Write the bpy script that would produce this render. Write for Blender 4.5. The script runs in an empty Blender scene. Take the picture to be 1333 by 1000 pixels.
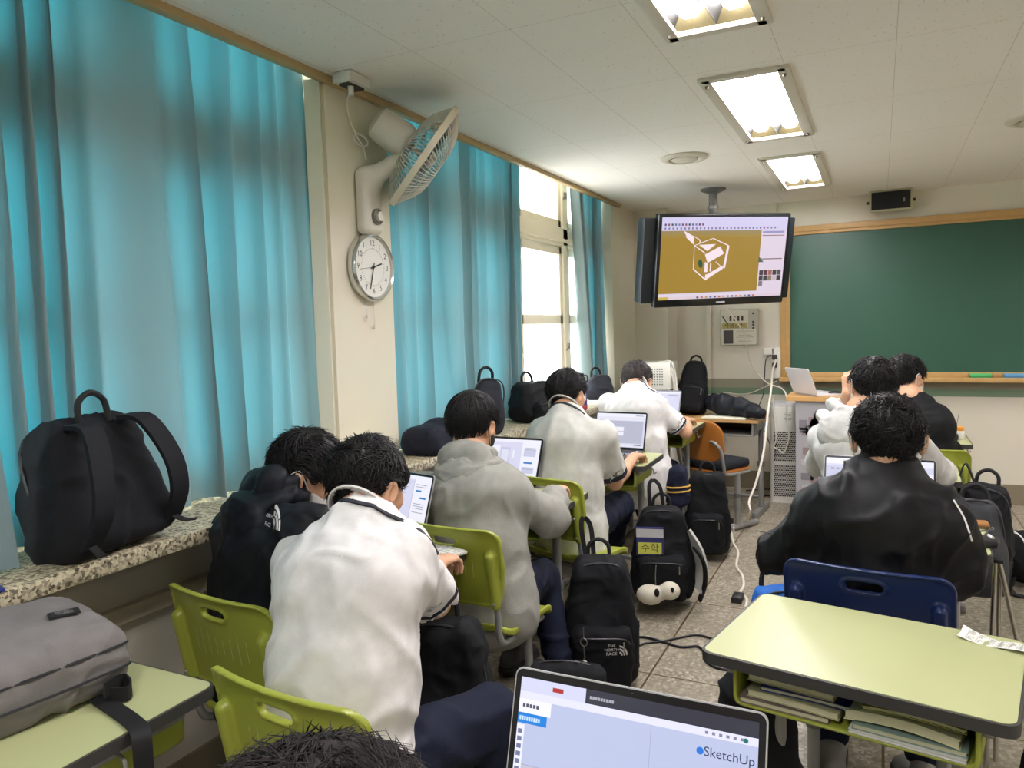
import bpy, bmesh, math, random
import numpy as np
from mathutils import Vector, Matrix, Euler
from mathutils.bvhtree import BVHTree
random.seed(7); RNG = np.random.RandomState(11)
SC = bpy.context.scene; COL = SC.collection; PI = math.pi
# ---------------------------------------------------------------- camera, world, exposure
CAM_Z = 1.5
FPX = 975.0
CX, CY = 666.5, 500.0
_M = np.array([[0.8979139, -0.00620743, 0.44012736], [0.43922892, 0.07802395, -0.89498057], [-0.02878495, 0.99693216, 0.07278527]])
cam_d = bpy.data.cameras.new('camera'); cam = bpy.data.objects.new('camera', cam_d); COL.objects.link(cam)
cam_d.sensor_width = 36.0; cam_d.lens = FPX / 1333.0 * 36.0; cam_d.clip_start = 0.02; cam_d.clip_end = 200
mw = Matrix([list(_M[i]) + [0.0] for i in range(3)] + [[0, 0, 0, 1]]); mw.translation = (0, 0, CAM_Z)
cam.matrix_world = mw
SC.camera = cam
wd = bpy.data.worlds.new('daylight'); SC.world = wd; wd.use_nodes = True
_bg = wd.node_tree.nodes['Background']; _bg.inputs[0].default_value = (0.93, 0.97, 1.0, 1); _bg.inputs[1].default_value = 4.6
SC.view_settings.view_transform = 'Standard'; SC.view_settings.look = 'None'
SC.view_settings.gamma = 1.0; SC.view_settings.use_curve_mapping = False
SC.view_settings.exposure = 1.12
TUBE_POWER = 30.0
def _ray(px, py):
    d = np.array([px - CX, -(py - CY), -FPX]); return _M @ (d / np.linalg.norm(d))
_C = np.array([0.0, 0.0, CAM_Z])
def AY(px, py, y): r = _ray(px, py); return _C + r * (y / r[1])
def AZ(px, py, z): r = _ray(px, py); return _C + r * ((z - CAM_Z) / r[2])
def AX(px, py, x): r = _ray(px, py); return _C + r * (x / r[0])
def V(*a): return np.array(a, float)
def nrm(v): v = np.asarray(v, float); return v / max(1e-9, np.linalg.norm(v))

# ---------------------------------------------------------------- materials
def lin(c): c = c / 255.0; return c / 12.92 if c <= 0.04045 else ((c + 0.055) / 1.055) ** 2.4
def rgb(r, g, b): return (lin(r), lin(g), lin(b), 1.0)
_mats = {}
def mat(name, col, rough=0.6, metal=0.0, spec=0.5, bump=0.0, bscale=200.0, vary=0.0, vscale=8.0, sheen=0.0, emit=0.0, coat=0.0):
    if name in _mats: return _mats[name]
    m = bpy.data.materials.new(name); m.use_nodes = True; nt = m.node_tree; p = nt.nodes['Principled BSDF']
    c = rgb(*col)
    p.inputs['Base Color'].default_value = c; p.inputs['Roughness'].default_value = rough; p.inputs['Metallic'].default_value = metal
    p.inputs['Specular IOR Level'].default_value = spec
    if sheen: p.inputs['Sheen Weight'].default_value = sheen
    if coat: p.inputs['Coat Weight'].default_value = coat
    if emit:
        p.inputs['Emission Color'].default_value = c; p.inputs['Emission Strength'].default_value = emit
        p.inputs['Base Color'].default_value = (0.01, 0.01, 0.01, 1)
    if bump or vary:
        tc = nt.nodes.new('ShaderNodeTexCoord')
    if bump:
        n = nt.nodes.new('ShaderNodeTexNoise'); n.inputs['Scale'].default_value = bscale; n.inputs['Detail'].default_value = 3
        nt.links.new(tc.outputs['Object'], n.inputs['Vector'])
        b = nt.nodes.new('ShaderNodeBump'); b.inputs['Strength'].default_value = bump; b.inputs['Distance'].default_value = 0.004
        nt.links.new(n.outputs['Fac'], b.inputs['Height']); nt.links.new(b.outputs['Normal'], p.inputs['Normal'])
    if vary:
        n2 = nt.nodes.new('ShaderNodeTexNoise'); n2.inputs['Scale'].default_value = vscale; n2.inputs['Detail'].default_value = 5
        nt.links.new(tc.outputs['Object'], n2.inputs['Vector'])
        mx = nt.nodes.new('ShaderNodeMix'); mx.data_type = 'RGBA'
        mx.inputs[6].default_value = tuple(max(0, x * (1 - vary)) for x in c[:3]) + (1,)
        mx.inputs[7].default_value = tuple(min(1, x * (1 + vary)) for x in c[:3]) + (1,)
        nt.links.new(n2.outputs['Fac'], mx.inputs[0]); nt.links.new(mx.outputs[2], p.inputs['Base Color'])
    _mats[name] = m; return m
def emat(col, s=1.0):
    s = s * 0.62
    return mat('screen_%d_%d_%d_%d' % (*col, int(s * 100)), col, 0.3, emit=s)

# ---------------------------------------------------------------- object helpers
def _props(o, label, cat, group=None, kind=None):
    if label: o['label'] = label
    if cat: o['category'] = cat
    if group: o['group'] = group
    if kind: o['kind'] = kind
    return o
def thing(name, label, cat, loc=(0, 0, 0), rot=(0, 0, 0), group=None):
    o = bpy.data.objects.new(name, None); COL.objects.link(o); o.empty_display_size = 0.05
    o.location = tuple(float(x) for x in loc)
    if isinstance(rot, Matrix): o.rotation_euler = rot.to_euler()
    else: o.rotation_euler = rot
    return _props(o, label, cat, group)
def copy_tree(o, parent=None):
    c = o.copy(); COL.objects.link(c)
    if parent is not None: c.parent = parent
    for ch in list(o.children): copy_tree(ch, c)
    return c
def dup(o, label, loc, rot, group=None):
    c = copy_tree(o); c.location = tuple(float(x) for x in loc); c.rotation_euler = rot; c['label'] = label
    if group: c['group'] = group
    return c

class MB:
    def __init__(s): s.v = []; s.f = []; s.mi = []; s.ms = []; s.n = 0
    def _m(s, m):
        if m is None: return 0
        if m not in s.ms: s.ms.append(m)
        return s.ms.index(m)
    def add(s, vs, fs, m=None):
        k = s._m(m); b = s.n
        s.v += [tuple(float(x) for x in v) for v in vs]; s.n += len(vs)
        s.f += [tuple(i + b for i in f) for f in fs]; s.mi += [k] * len(fs); return s
    def box(s, c, d, m=None, R=None, bev=0.0, seg=2):
        bm = bmesh.new(); bmesh.ops.create_cube(bm, size=1.0)
        bmesh.ops.scale(bm, vec=d, verts=bm.verts)
        if bev: bmesh.ops.bevel(bm, geom=bm.edges[:], offset=min(bev, min(d) * 0.49), segments=seg, affect='EDGES', profile=0.5)
        return s._bm(bm, c, R, m)
    def _bm(s, bm, c, R, m):
        bm.verts.ensure_lookup_table()
        vs = []
        for i, v in enumerate(bm.verts):
            v.index = i; q = Vector(v.co)
            if R is not None: q = R @ q
            vs.append((q.x + c[0], q.y + c[1], q.z + c[2]))
        fs = [tuple(x.index for x in f.verts) for f in bm.faces]; bm.free()
        return s.add(vs, fs, m)
    def tube(s, pts, r, m=None, n=8, smooth=4, closed=False, flat=None):
        P = [np.asarray(p, float) for p in pts]
        if smooth > 1 and len(P) > 2: P = spline(P, smooth, closed)
        N = len(P); rr = r if hasattr(r, '__len__') else None
        up = None; vs = []
        for i in range(N):
            a = P[(i - 1) % N] if (closed or i) else P[0]; b = P[(i + 1) % N] if (closed or i < N - 1) else P[-1]
            t = nrm(b - a)
            if up is None:
                up = nrm(np.cross(t, V(0.3, 0.2, 1) if abs(t[2]) < 0.9 else V(1, 0, 0)))
            up = nrm(up - t * up.dot(t)); w = np.cross(t, up)
            ri = r if rr is None else np.interp(i / max(1, N - 1), np.linspace(0, 1, len(r)), r)
            for k in range(n):
                a_ = 2 * PI * k / n; vs.append(P[i] + (up * math.cos(a_) + w * math.sin(a_)) * ri)
        fs = []
        for i in range(N if closed else N - 1):
            j = (i + 1) % N
            for k in range(n):
                k2 = (k + 1) % n; fs.append((i * n + k, j * n + k, j * n + k2, i * n + k2))
        if not closed: fs.append(tuple(range(n))[::1]); fs.append(tuple((N - 1) * n + k for k in range(n))[::-1])
        return s.add(vs, fs, m)
    def cyl(s, a, b, r, m=None, r2=None, n=16):
        return s.tube([a, b], r if r2 is None else [r, r2], m, n=n, smooth=1)
    def ribbon(s, pts, w, t, side, m=None, smooth=5):
        P = [np.asarray(p, float) for p in pts]
        sd = [np.asarray(side, float)] * len(P) if np.ndim(side) == 1 else [np.asarray(q, float) for q in side]
        if smooth > 1 and len(P) > 2:
            S2 = spline(sd, smooth); P = spline(P, smooth)
        else: S2 = sd
        N = len(P); vs = []
        for i in range(N):
            tg = nrm(P[min(i + 1, N - 1)] - P[max(i - 1, 0)]); x = nrm(S2[i] - tg * S2[i].dot(tg)); z = np.cross(tg, x)
            for (u, q) in ((-1, -1), (1, -1), (1, 1), (-1, 1)): vs.append(P[i] + x * u * w / 2 + z * q * t / 2)
        fs = []
        for i in range(N - 1):
            for k in range(4): fs.append((i * 4 + k, i * 4 + (k + 1) % 4, i * 4 + 4 + (k + 1) % 4, i * 4 + 4 + k))
        fs += [(3, 2, 1, 0), tuple((N - 1) * 4 + k for k in range(4))]
        return s.add(vs, fs, m)
    def lathe(s, prof, c=(0, 0, 0), m=None, n=24, R=None):
        vs = []; fs = []
        for (r, z) in prof:
            for k in range(n):
                a = 2 * PI * k / n; q = Vector((r * math.cos(a), r * math.sin(a), z))
                if R is not None: q = R @ q
                vs.append((q.x + c[0], q.y + c[1], q.z + c[2]))
        for i in range(len(prof) - 1):
            for k in range(n):
                k2 = (k + 1) % n; fs.append((i * n + k, i * n + k2, i * n + n + k2, i * n + n + k))
        if prof[0][0] > 1e-5: fs.append(tuple(range(n))[::-1])
        if prof[-1][0] > 1e-5: fs.append(tuple((len(prof) - 1) * n + k for k in range(n)))
        return s.add(vs, fs, m)
    def quad(s, a, b, c, d, m=None): return s.add([a, b, c, d], [(0, 1, 2, 3)], m)
    def prism(s, pts2, z0, z1, m=None, f=None):
        f = f or (lambda x, y, z: (x, y, z)); n = len(pts2)
        vs = [f(x, y, z0) for x, y in pts2] + [f(x, y, z1) for x, y in pts2]
        fs = [tuple(range(n))[::-1], tuple(range(n, 2 * n))] + [(i, (i + 1) % n, n + (i + 1) % n, n + i) for i in range(n)]
        return s.add(vs, fs, m)
    def build(s, name, m=None, parent=None, angle=0.7, label=None, cat=None, group=None, kind=None):
        me = bpy.data.meshes.new(name); me.from_pydata(s.v, [], s.f)
        mm = s.ms if s.ms else ([m] if m else [])
        for x in mm: me.materials.append(x)
        if s.ms: me.polygons.foreach_set('material_index', s.mi)
        return link(name, me, parent, angle, label, cat, group, kind)
def link(name, me, parent=None, angle=0.7, label=None, cat=None, group=None, kind=None):
    me.polygons.foreach_set('use_smooth', [True] * len(me.polygons))
    if angle: me.set_sharp_from_angle(angle=angle)
    me.update()
    o = bpy.data.objects.new(name, me); COL.objects.link(o)
    if parent is not None: o.parent = parent
    return _props(o, label, cat, group, kind)
def spline(P, k=4, closed=False):
    P = [np.asarray(p, float) for p in P]; out = []; N = len(P)
    for i in range(N if closed else N - 1):
        if closed: p0, p1, p2, p3 = P[i - 1], P[i], P[(i + 1) % N], P[(i + 2) % N]
        else: p0, p1, p2, p3 = P[max(i - 1, 0)], P[i], P[i + 1], P[min(i + 2, N - 1)]
        for j in range(k):
            t = j / k
            out.append(0.5 * (2 * p1 + (p2 - p0) * t + (2 * p0 - 5 * p1 + 4 * p2 - p3) * t * t + (3 * p1 - p0 - 3 * p2 + p3) * t ** 3))
    if not closed: out.append(P[-1])
    return out
def rrect(w, h, r, n=5):
    out = []
    for cx, cy, a0 in ((w / 2 - r, h / 2 - r, 0), (-w / 2 + r, h / 2 - r, 90), (-w / 2 + r, -h / 2 + r, 180), (w / 2 - r, -h / 2 + r, 270)):
        for i in range(n + 1):
            a = math.radians(a0 + 90 * i / n); out.append((cx + r * math.cos(a), cy + r * math.sin(a)))
    return out

# ---------------------------------------------------------------- noise and signed distance modelling
def vnoise(P, seed=0):
    P = np.asarray(P, float); i = np.floor(P).astype(np.int64); f = P - i; f = f * f * (3 - 2 * f)
    def hsh(a):
        h = (a[:, 0] * 374761393 + a[:, 1] * 668265263 + a[:, 2] * 2147483647 + seed * 974634777) & 0xFFFFFFFF
        h = ((h ^ (h >> 13)) * 1274126177) & 0xFFFFFFFF
        return ((h ^ (h >> 16)) & 0xFFFF) / 32767.5 - 1.0
    out = np.zeros(len(P))
    for dx in (0, 1):
        for dy in (0, 1):
            for dz in (0, 1):
                w = (f[:, 0] if dx else 1 - f[:, 0]) * (f[:, 1] if dy else 1 - f[:, 1]) * (f[:, 2] if dz else 1 - f[:, 2])
                out += w * hsh(i + np.array([dx, dy, dz]))
    return out
class SDF:
    def __init__(s, h=0.01): s.h = h; s.p = []
    def _add(s, fn, lo, hi, k=0.03, op='u'):
        s.p.append((fn, np.asarray(lo, float), np.asarray(hi, float), k, op)); return s
    def cone(s, a, b, ra, rb=None, k=0.03, op='u'):
        a = np.asarray(a, float); b = np.asarray(b, float); rb = ra if rb is None else rb; ba = b - a; L = max(1e-9, ba.dot(ba)); R = max(ra, rb)
        def fn(p):
            q = p - a; t = np.clip(q @ ba / L, 0, 1); return np.linalg.norm(q - t[..., None] * ba, axis=-1) - (ra + (rb - ra) * t)
        return s._add(fn, np.minimum(a, b) - R, np.maximum(a, b) + R, k, op)
    def chain(s, pts, rs, k=0.02, op='u'):
        for i in range(len(pts) - 1): s.cone(pts[i], pts[i + 1], rs[i], rs[i + 1], k, op)
        return s
    def ell(s, c, r, R=None, k=0.03, op='u'):
        c = np.asarray(c, float); r = np.asarray(r, float); R = np.eye(3) if R is None else np.asarray(R, float)
        def fn(p):
            q = (p - c) @ R; k0 = np.linalg.norm(q / r, axis=-1); k1 = np.linalg.norm(q / (r * r), axis=-1); return k0 * (k0 - 1) / np.maximum(k1, 1e-6)
        e = np.sqrt(((R * r) ** 2).sum(1)); return s._add(fn, c - e, c + e, k, op)
    def box(s, c, hd, rd=0.02, R=None, k=0.02, op='u', taper=None):
        c = np.asarray(c, float); hd = np.asarray(hd, float); R = np.eye(3) if R is None else np.asarray(R, float)
        def fn(p):
            q = (p - c) @ R
            if taper is not None:
                f = 1 - taper * np.clip(q[..., 2] / hd[2] * 0.5 + 0.5, 0, 1) ** 2; q = q / np.stack([f, f, np.ones_like(f)], -1)
            d = np.abs(q) - (hd - rd); return np.linalg.norm(np.maximum(d, 0), axis=-1) + np.minimum(d.max(-1), 0) - rd
        e = np.abs(R) @ hd; return s._add(fn, c - e, c + e, k, op)
    def econe(s, a, b, wa, wb, lat, k=0.04, op='u'):
        a = np.asarray(a, float); b = np.asarray(b, float); ba = b - a; L = np.linalg.norm(ba); z = ba / L; x = nrm(np.asarray(lat) - z * z.dot(lat)); y = np.cross(z, x)
        def fn(p):
            q = p - a; t = np.clip(q @ z / L, 0, 1); w = wa[0] + (wb[0] - wa[0]) * t; d = wa[1] + (wb[1] - wa[1]) * t
            rz = q @ z - t * L; m = np.minimum(w, d); k0 = np.sqrt((q @ x / w) ** 2 + (q @ y / d) ** 2 + (rz / m) ** 2); return (k0 - 1) * m
        R = max(wa + wb); return s._add(fn, np.minimum(a, b) - R, np.maximum(a, b) + R, k, op)
    def fn(s, f, lo, hi, k=0.02, op='u'): return s._add(f, lo, hi, k, op)
    def mesh(s, relax=1):
        h = s.h
        us = [p for p in s.p if p[4] == 'u']
        lo = np.min([p[1] for p in us], 0) - 3 * h - 0.01; hi = np.max([p[2] for p in us], 0) + 3 * h + 0.01
        n = np.ceil((hi - lo) / h).astype(int) + 1; vol = np.full(n, 1.0)
        for fn, a, b, k, op in s.p:
            i0 = np.maximum(((a - k - 2.5 * h - lo) / h).astype(int), 0); i1 = np.minimum(((b + k + 2.5 * h - lo) / h).astype(int) + 2, n)
            if (i1 <= i0).any(): continue
            g = np.stack(np.meshgrid(*[lo[j] + h * np.arange(i0[j], i1[j]) for j in range(3)], indexing='ij'), -1)
            d = fn(g); sl = tuple(slice(i0[j], i1[j]) for j in range(3)); v = vol[sl]
            if op == 'u':
                t = np.clip(0.5 + 0.5 * (v - d) / k, 0, 1); vol[sl] = v + (d - v) * t - k * t * (1 - t)
            elif op == 's':
                d = -d; t = np.clip(0.5 - 0.5 * (v - d) / k, 0, 1); vol[sl] = v + (d - v) * t + k * t * (1 - t)
        vol[0] = vol[-1] = 1; vol[:, 0] = vol[:, -1] = 1; vol[:, :, 0] = vol[:, :, -1] = 1
        P, F = nets(vol, lo, h)
        for _ in range(relax): P = relax_mesh(P, F, 0.5)
        return P, F
_OFF = np.array([(0, 0, 0), (1, 0, 0), (0, 1, 0), (1, 1, 0), (0, 0, 1), (1, 0, 1), (0, 1, 1), (1, 1, 1)])
_EDG = [(a, b) for a in range(8) for b in range(a + 1, 8) if np.abs(_OFF[a] - _OFF[b]).sum() == 1]
def nets(v, lo, h):
    s = v < 0; n = np.array(v.shape)
    c = sum(s[o[0]:n[0] - 1 + o[0], o[1]:n[1] - 1 + o[1], o[2]:n[2] - 1 + o[2]].astype(int) for o in _OFF)
    act = (c > 0) & (c < 8); I = np.argwhere(act); idx = -np.ones(act.shape, int); idx[act] = np.arange(len(I))
    pos = np.zeros((len(I), 3)); cnt = np.zeros(len(I))
    cv = [v[I[:, 0] + o[0], I[:, 1] + o[1], I[:, 2] + o[2]] for o in _OFF]
    for a, b in _EDG:
        m = (cv[a] < 0) != (cv[b] < 0); t = np.where(m, cv[a] / np.where(m, cv[a] - cv[b], 1), 0)
        pos += m[:, None] * (_OFF[a] + t[:, None] * (_OFF[b] - _OFF[a])); cnt += m
    P = lo + h * (I + pos / cnt[:, None]); F = []
    for ax in range(3):
        d = np.zeros(3, int); d[ax] = 1; u = np.roll(d, 1); w = np.roll(d, 2)
        sh = n - d; a_ = s[:sh[0], :sh[1], :sh[2]]; b_ = s[d[0]:, d[1]:, d[2]:]
        E = np.argwhere(a_ != b_); fl = a_[E[:, 0], E[:, 1], E[:, 2]]
        q = [idx[tuple((E - k).T)] for k in (u + w, w, 0 * u, u)]
        Q = np.stack(q, 1); Q[~fl] = Q[~fl][:, ::-1]; F.append(Q)
    return P, np.concatenate(F)
def relax_mesh(P, F, lam):
    acc = np.zeros_like(P); cnt = np.zeros(len(P))
    for a, b in ((0, 1), (1, 2), (2, 3), (3, 0)):
        for i, j in ((a, b), (b, a)):
            for d in range(3): acc[:, d] += np.bincount(F[:, i], P[F[:, j], d], len(P))
            cnt += np.bincount(F[:, i], minlength=len(P))
    return P + lam * (acc / np.maximum(cnt, 1)[:, None] - P)
def normals(P, F):
    n = np.cross(P[F[:, 2]] - P[F[:, 0]], P[F[:, 3]] - P[F[:, 1]]); out = np.zeros_like(P)
    for k in range(4):
        for d in range(3): out[:, d] += np.bincount(F[:, k], n[:, d], len(P))
    return out / np.maximum(np.linalg.norm(out, axis=1), 1e-9)[:, None]
def npmesh(name, P, F, m, parent=None, angle=0, **kw):
    me = bpy.data.meshes.new(name); me.vertices.add(len(P)); me.vertices.foreach_set('co', P.astype(np.float32).ravel())
    nf = len(F); me.loops.add(nf * 4); me.loops.foreach_set('vertex_index', F.astype(np.int32).ravel())
    me.polygons.add(nf); me.polygons.foreach_set('loop_start', np.arange(0, nf * 4, 4, dtype=np.int32))
    me.update(calc_edges=True); me.validate()
    if m: me.materials.append(m)
    return link(name, me, parent, angle, **kw)
def join_np(parts):
    P = np.concatenate([p for p, f in parts]); o = 0; Fs = []
    for p, f in parts: Fs.append(f + o); o += len(p)
    return P, np.concatenate(Fs)
def wrinkle(P, F, amp, sc, seed, stretch=(1, 1, 1), ridge=True):
    n = normals(P, F); st = np.array(stretch)
    q = P * sc * st; w = np.stack([vnoise(q * 0.6 + 7, seed + 1), vnoise(q * 0.6 + 19, seed + 2), vnoise(q * 0.6 + 31, seed + 3)], 1)
    v = vnoise(q + w * 1.2, seed); v2 = vnoise(q * 2.1 + w, seed + 5)
    if ridge: v = 1.6 * (1 - np.minimum(1, np.abs(v) * 1.6)) ** 2.2 - 0.45; v2 = 1.2 * (1 - np.minimum(1, np.abs(v2) * 1.6)) ** 2 - 0.4
    return P + n * (amp * (v + 0.45 * v2))[:, None]

# ---------------------------------------------------------------- lettering
def text_mesh(txt, size=1.0, ext=0.0):
    cu = bpy.data.curves.new('lettering', 'FONT'); cu.body = txt; cu.size = size; cu.align_x = 'CENTER'; cu.align_y = 'CENTER'; cu.extrude = ext; cu.resolution_u = 3
    o = bpy.data.objects.new('lettering', cu); COL.objects.link(o)
    dg = bpy.context.evaluated_depsgraph_get(); me = o.evaluated_get(dg).to_mesh()
    vs = np.array([v.co[:] for v in me.vertices]).reshape(-1, 3); fs = [tuple(p.vertices) for p in me.polygons]
    o.evaluated_get(dg).to_mesh_clear(); bpy.data.objects.remove(o); bpy.data.curves.remove(cu)
    return vs, fs
def put_text(mb, txt, size, c, ux, uz, m, width=None):
    vs, fs = text_mesh(txt, size); ux = nrm(ux); uz = nrm(uz)
    if not len(vs): return
    s = 1.0
    if width: s = width / max(1e-6, np.ptp(vs[:, 0]))
    mb.add([np.asarray(c) + ux * v[0] * s + uz * v[1] * (s if width else 1) for v in vs], fs, m)
def project_on(mb, target, view, off=0.0015):
    """push every vertex of mb along -view onto the (world space) mesh target"""
    me = target.data; bv = BVHTree.FromPolygons([v.co[:] for v in me.vertices], [tuple(p.vertices) for p in me.polygons])
    view = Vector(nrm(view)); out = []
    for v in mb.v:
        p = Vector(v); hit = bv.ray_cast(p + view * 0.3, -view, 0.8)
        out.append(tuple((hit[0] + view * off) if hit[0] is not None else p))
    mb.v = out
# ================================================================ ROOM
CEIL = 2.53; XL = -2.0; YF = 6.98; XR = 4.6; YB = -2.2; SILL = 0.935
def node_mat(name, rough=0.6):
    m = bpy.data.materials.new(name); m.use_nodes = True; nt = m.node_tree; p = nt.nodes['Principled BSDF']; p.inputs['Roughness'].default_value = rough
    tc = nt.nodes.new('ShaderNodeTexCoord'); return m, nt, p, tc
def nnode(nt, t, **kw):
    n = nt.nodes.new(t)
    for k, v in kw.items():
        if k in n.inputs: n.inputs[k].default_value = v
        else: setattr(n, k, v)
    return n
def mixc(nt, fac, a, b):
    x = nt.nodes.new('ShaderNodeMix'); x.data_type = 'RGBA'
    for s, v in ((0, fac), (6, a), (7, b)):
        if hasattr(v, 'links') or hasattr(v, 'is_linked'): nt.links.new(v, x.inputs[s])
        else: x.inputs[s].default_value = v
    return x.outputs[2]
# floor: terrazzo slabs
fm, nt, p, tc = node_mat('terrazzo', 0.38)
mp = nnode(nt, 'ShaderNodeMapping'); mp.inputs['Location'].default_value = (0.88 + 0.9 * 3, -3.06 + 0.9 * 8, 0); nt.links.new(tc.outputs['Object'], mp.inputs['Vector'])
vor = nnode(nt, 'ShaderNodeTexVoronoi', Scale=75.0, Randomness=1.0); nt.links.new(tc.outputs['Object'], vor.inputs['Vector'])
cr = nnode(nt, 'ShaderNodeValToRGB'); nt.links.new(vor.outputs['Color'], cr.inputs[0])
cr.color_ramp.elements[0].color = rgb(116, 108, 92); cr.color_ramp.elements[1].color = rgb(210, 204, 186); cr.color_ramp.elements[0].position = 0.25; cr.color_ramp.elements[1].position = 0.9
e_ = cr.color_ramp.elements.new(0.6); e_.color = rgb(160, 151, 132)
nz = nnode(nt, 'ShaderNodeTexNoise', Scale=3.0, Detail=6.0); nt.links.new(tc.outputs['Object'], nz.inputs['Vector'])
c1 = mixc(nt, nz.outputs['Fac'], cr.outputs[0], rgb(148, 139, 120))
bk = nnode(nt, 'ShaderNodeTexBrick', offset=0.0); bk.inputs['Scale'].default_value = 1.0; bk.inputs['Brick Width'].default_value = 0.9; bk.inputs['Row Height'].default_value = 0.9; bk.inputs['Mortar Size'].default_value = 0.0055; bk.inputs['Mortar Smooth'].default_value = 0.3
nt.links.new(mp.outputs[0], bk.inputs['Vector'])
nt.links.new(mixc(nt, bk.outputs['Fac'], c1, rgb(84, 66, 40)), p.inputs['Base Color'])
MB().box(((XL - 0.3 + XR) / 2, (YB + YF) / 2, -0.05), (XR - XL + 0.3, YF - YB + 0.2, 0.1)).build('floor', fm, kind='structure')
# ceiling: perforated gypsum tiles
cm, nt, p, tc = node_mat('ceiling_tile', 0.8)
v2 = nnode(nt, 'ShaderNodeTexVoronoi', Scale=40.0); nt.links.new(tc.outputs['Object'], v2.inputs['Vector'])
rp = nnode(nt, 'ShaderNodeValToRGB'); rp.color_ramp.elements[0].position = 0.06; rp.color_ramp.elements[1].position = 0.13; rp.color_ramp.elements[0].color = (1, 1, 1, 1); rp.color_ramp.elements[1].color = (0, 0, 0, 1)
nt.links.new(v2.outputs['Distance'], rp.inputs[0])
nz = nnode(nt, 'ShaderNodeTexNoise', Scale=1.4, Detail=5.0); nt.links.new(tc.outputs['Object'], nz.inputs['Vector'])
c1 = mixc(nt, nz.outputs['Fac'], rgb(236, 232, 222), rgb(244, 241, 233))
c2 = mixc(nt, rp.outputs[0], c1, rgb(190, 184, 170))
mp = nnode(nt, 'ShaderNodeMapping'); mp.inputs['Location'].default_value = (3.15, 4.0, 0); nt.links.new(tc.outputs['Object'], mp.inputs['Vector'])
bk = nnode(nt, 'ShaderNodeTexBrick', offset=0.0); bk.inputs['Scale'].default_value = 1.0; bk.inputs['Brick Width'].default_value = 0.4; bk.inputs['Row Height'].default_value = 0.8; bk.inputs['Mortar Size'].default_value = 0.0012
nt.links.new(mp.outputs[0], bk.inputs['Vector'])
nt.links.new(mixc(nt, bk.outputs['Fac'], c2, rgb(204, 197, 182)), p.inputs['Base Color'])
FIX = [(-0.515, -0.29), (-0.515, 1.45 + 0.7), (-0.515, 3.895), (-0.515, 5.635), (2.5, -0.29), (2.5, 2.15), (2.5, 3.895), (2.5, 5.635)]
FW, FL = 0.30, 1.18
xs = sorted({XL, XR} | {round(x + s * FW / 2, 4) for x, y in FIX for s in (-1, 1)})
ys = sorted({YB, YF + 0.05} | {round(y + s * FL / 2, 4) for x, y in FIX for s in (-1, 1)})
b = MB()
for i in range(len(xs) - 1):
    for j in range(len(ys) - 1):
        mx, my = (xs[i] + xs[i + 1]) / 2, (ys[j] + ys[j + 1]) / 2
        if any(abs(mx - x) < FW / 2 and abs(my - y) < FL / 2 for x, y in FIX): continue
        b.box((mx, my, CEIL + 0.06), (xs[i + 1] - xs[i], ys[j + 1] - ys[j], 0.12))
b.box((XL - 0.2, (YB + YF) / 2, 2.80), (0.5, YF - YB, 0.06)); b.box((XL + 0.02, (YB + YF) / 2, 2.72), (0.03, YF - YB, 0.2))
b.build('ceiling', cm, kind='structure')
# painted walls: bands of paint by height
def band_wall(name, bands):
    m, nt, p, tc = node_mat(name, 0.55)
    sx = nnode(nt, 'ShaderNodeSeparateXYZ'); nt.links.new(tc.outputs['Object'], sx.inputs[0])
    mr = nnode(nt, 'ShaderNodeMath', operation='MULTIPLY'); mr.inputs[1].default_value = 1 / 3.0; nt.links.new(sx.outputs[2], mr.inputs[0])
    cr = nnode(nt, 'ShaderNodeValToRGB'); cr.color_ramp.interpolation = 'CONSTANT'; nt.links.new(mr.outputs[0], cr.inputs[0])
    for i, (z, c) in enumerate(bands):
        e = cr.color_ramp.elements[i] if i < 2 else cr.color_ramp.elements.new(z / 3.0)
        e.position = z / 3.0; e.color = rgb(*c)
    nz = nnode(nt, 'ShaderNodeTexNoise', Scale=2.5, Detail=6.0); nt.links.new(tc.outputs['Object'], nz.inputs['Vector'])
    mm = nnode(nt, 'ShaderNodeMix', data_type='RGBA', blend_type='MULTIPLY'); mm.inputs[0].default_value = 0.35
    nt.links.new(cr.outputs[0], mm.inputs[6]); nt.links.new(nz.outputs['Color'], mm.inputs[7])
    hs = nnode(nt, 'ShaderNodeMix', data_type='RGBA'); hs.inputs[0].default_value = 0.6
    nt.links.new(mm.outputs[2], hs.inputs[6]); nt.links.new(cr.outputs[0], hs.inputs[7]); nt.links.new(hs.outputs[2], p.inputs['Base Color'])
    bp = nnode(nt, 'ShaderNodeBump', Strength=0.15, Distance=0.01); nt.links.new(nz.outputs['Fac'], bp.inputs['Height']); nt.links.new(bp.outputs[0], p.inputs['Normal'])
    return m
CREAM = (226, 221, 202)
wfm = band_wall('paint_front', [(0, (220, 214, 194)), (0.855, (120, 145, 118)), (0.91, (158, 152, 132)), (0.985, CREAM)])
wlm = band_wall('paint_left', [(0, (206, 200, 182)), (0.93, (232, 227, 204))])
wpm = band_wall('paint_plain', [(0, (230, 226, 214)), (0.9, (236, 233, 222))])
MB().box(((XL - 0.3 + XR) / 2, YF + 0.06, 1.4), (XR - XL + 0.3, 0.12, 2.8)).build('wall_front', wfm, kind='structure')
MB().box((-1.85, 6.815, 1.4), (0.3, 0.33, 2.8)).box((-1.40, 6.955, 1.55), (0.035, 0.05, 1.9)).box((-0.835, 6.965, 2.42), (0.05, 0.03, 0.3)).build('wall_column', wfm, kind='structure')
MB().box((XR + 0.06, (YB + YF) / 2, 1.4), (0.12, YF - YB, 2.8)).build('wall_right', wpm, kind='structure')
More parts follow.
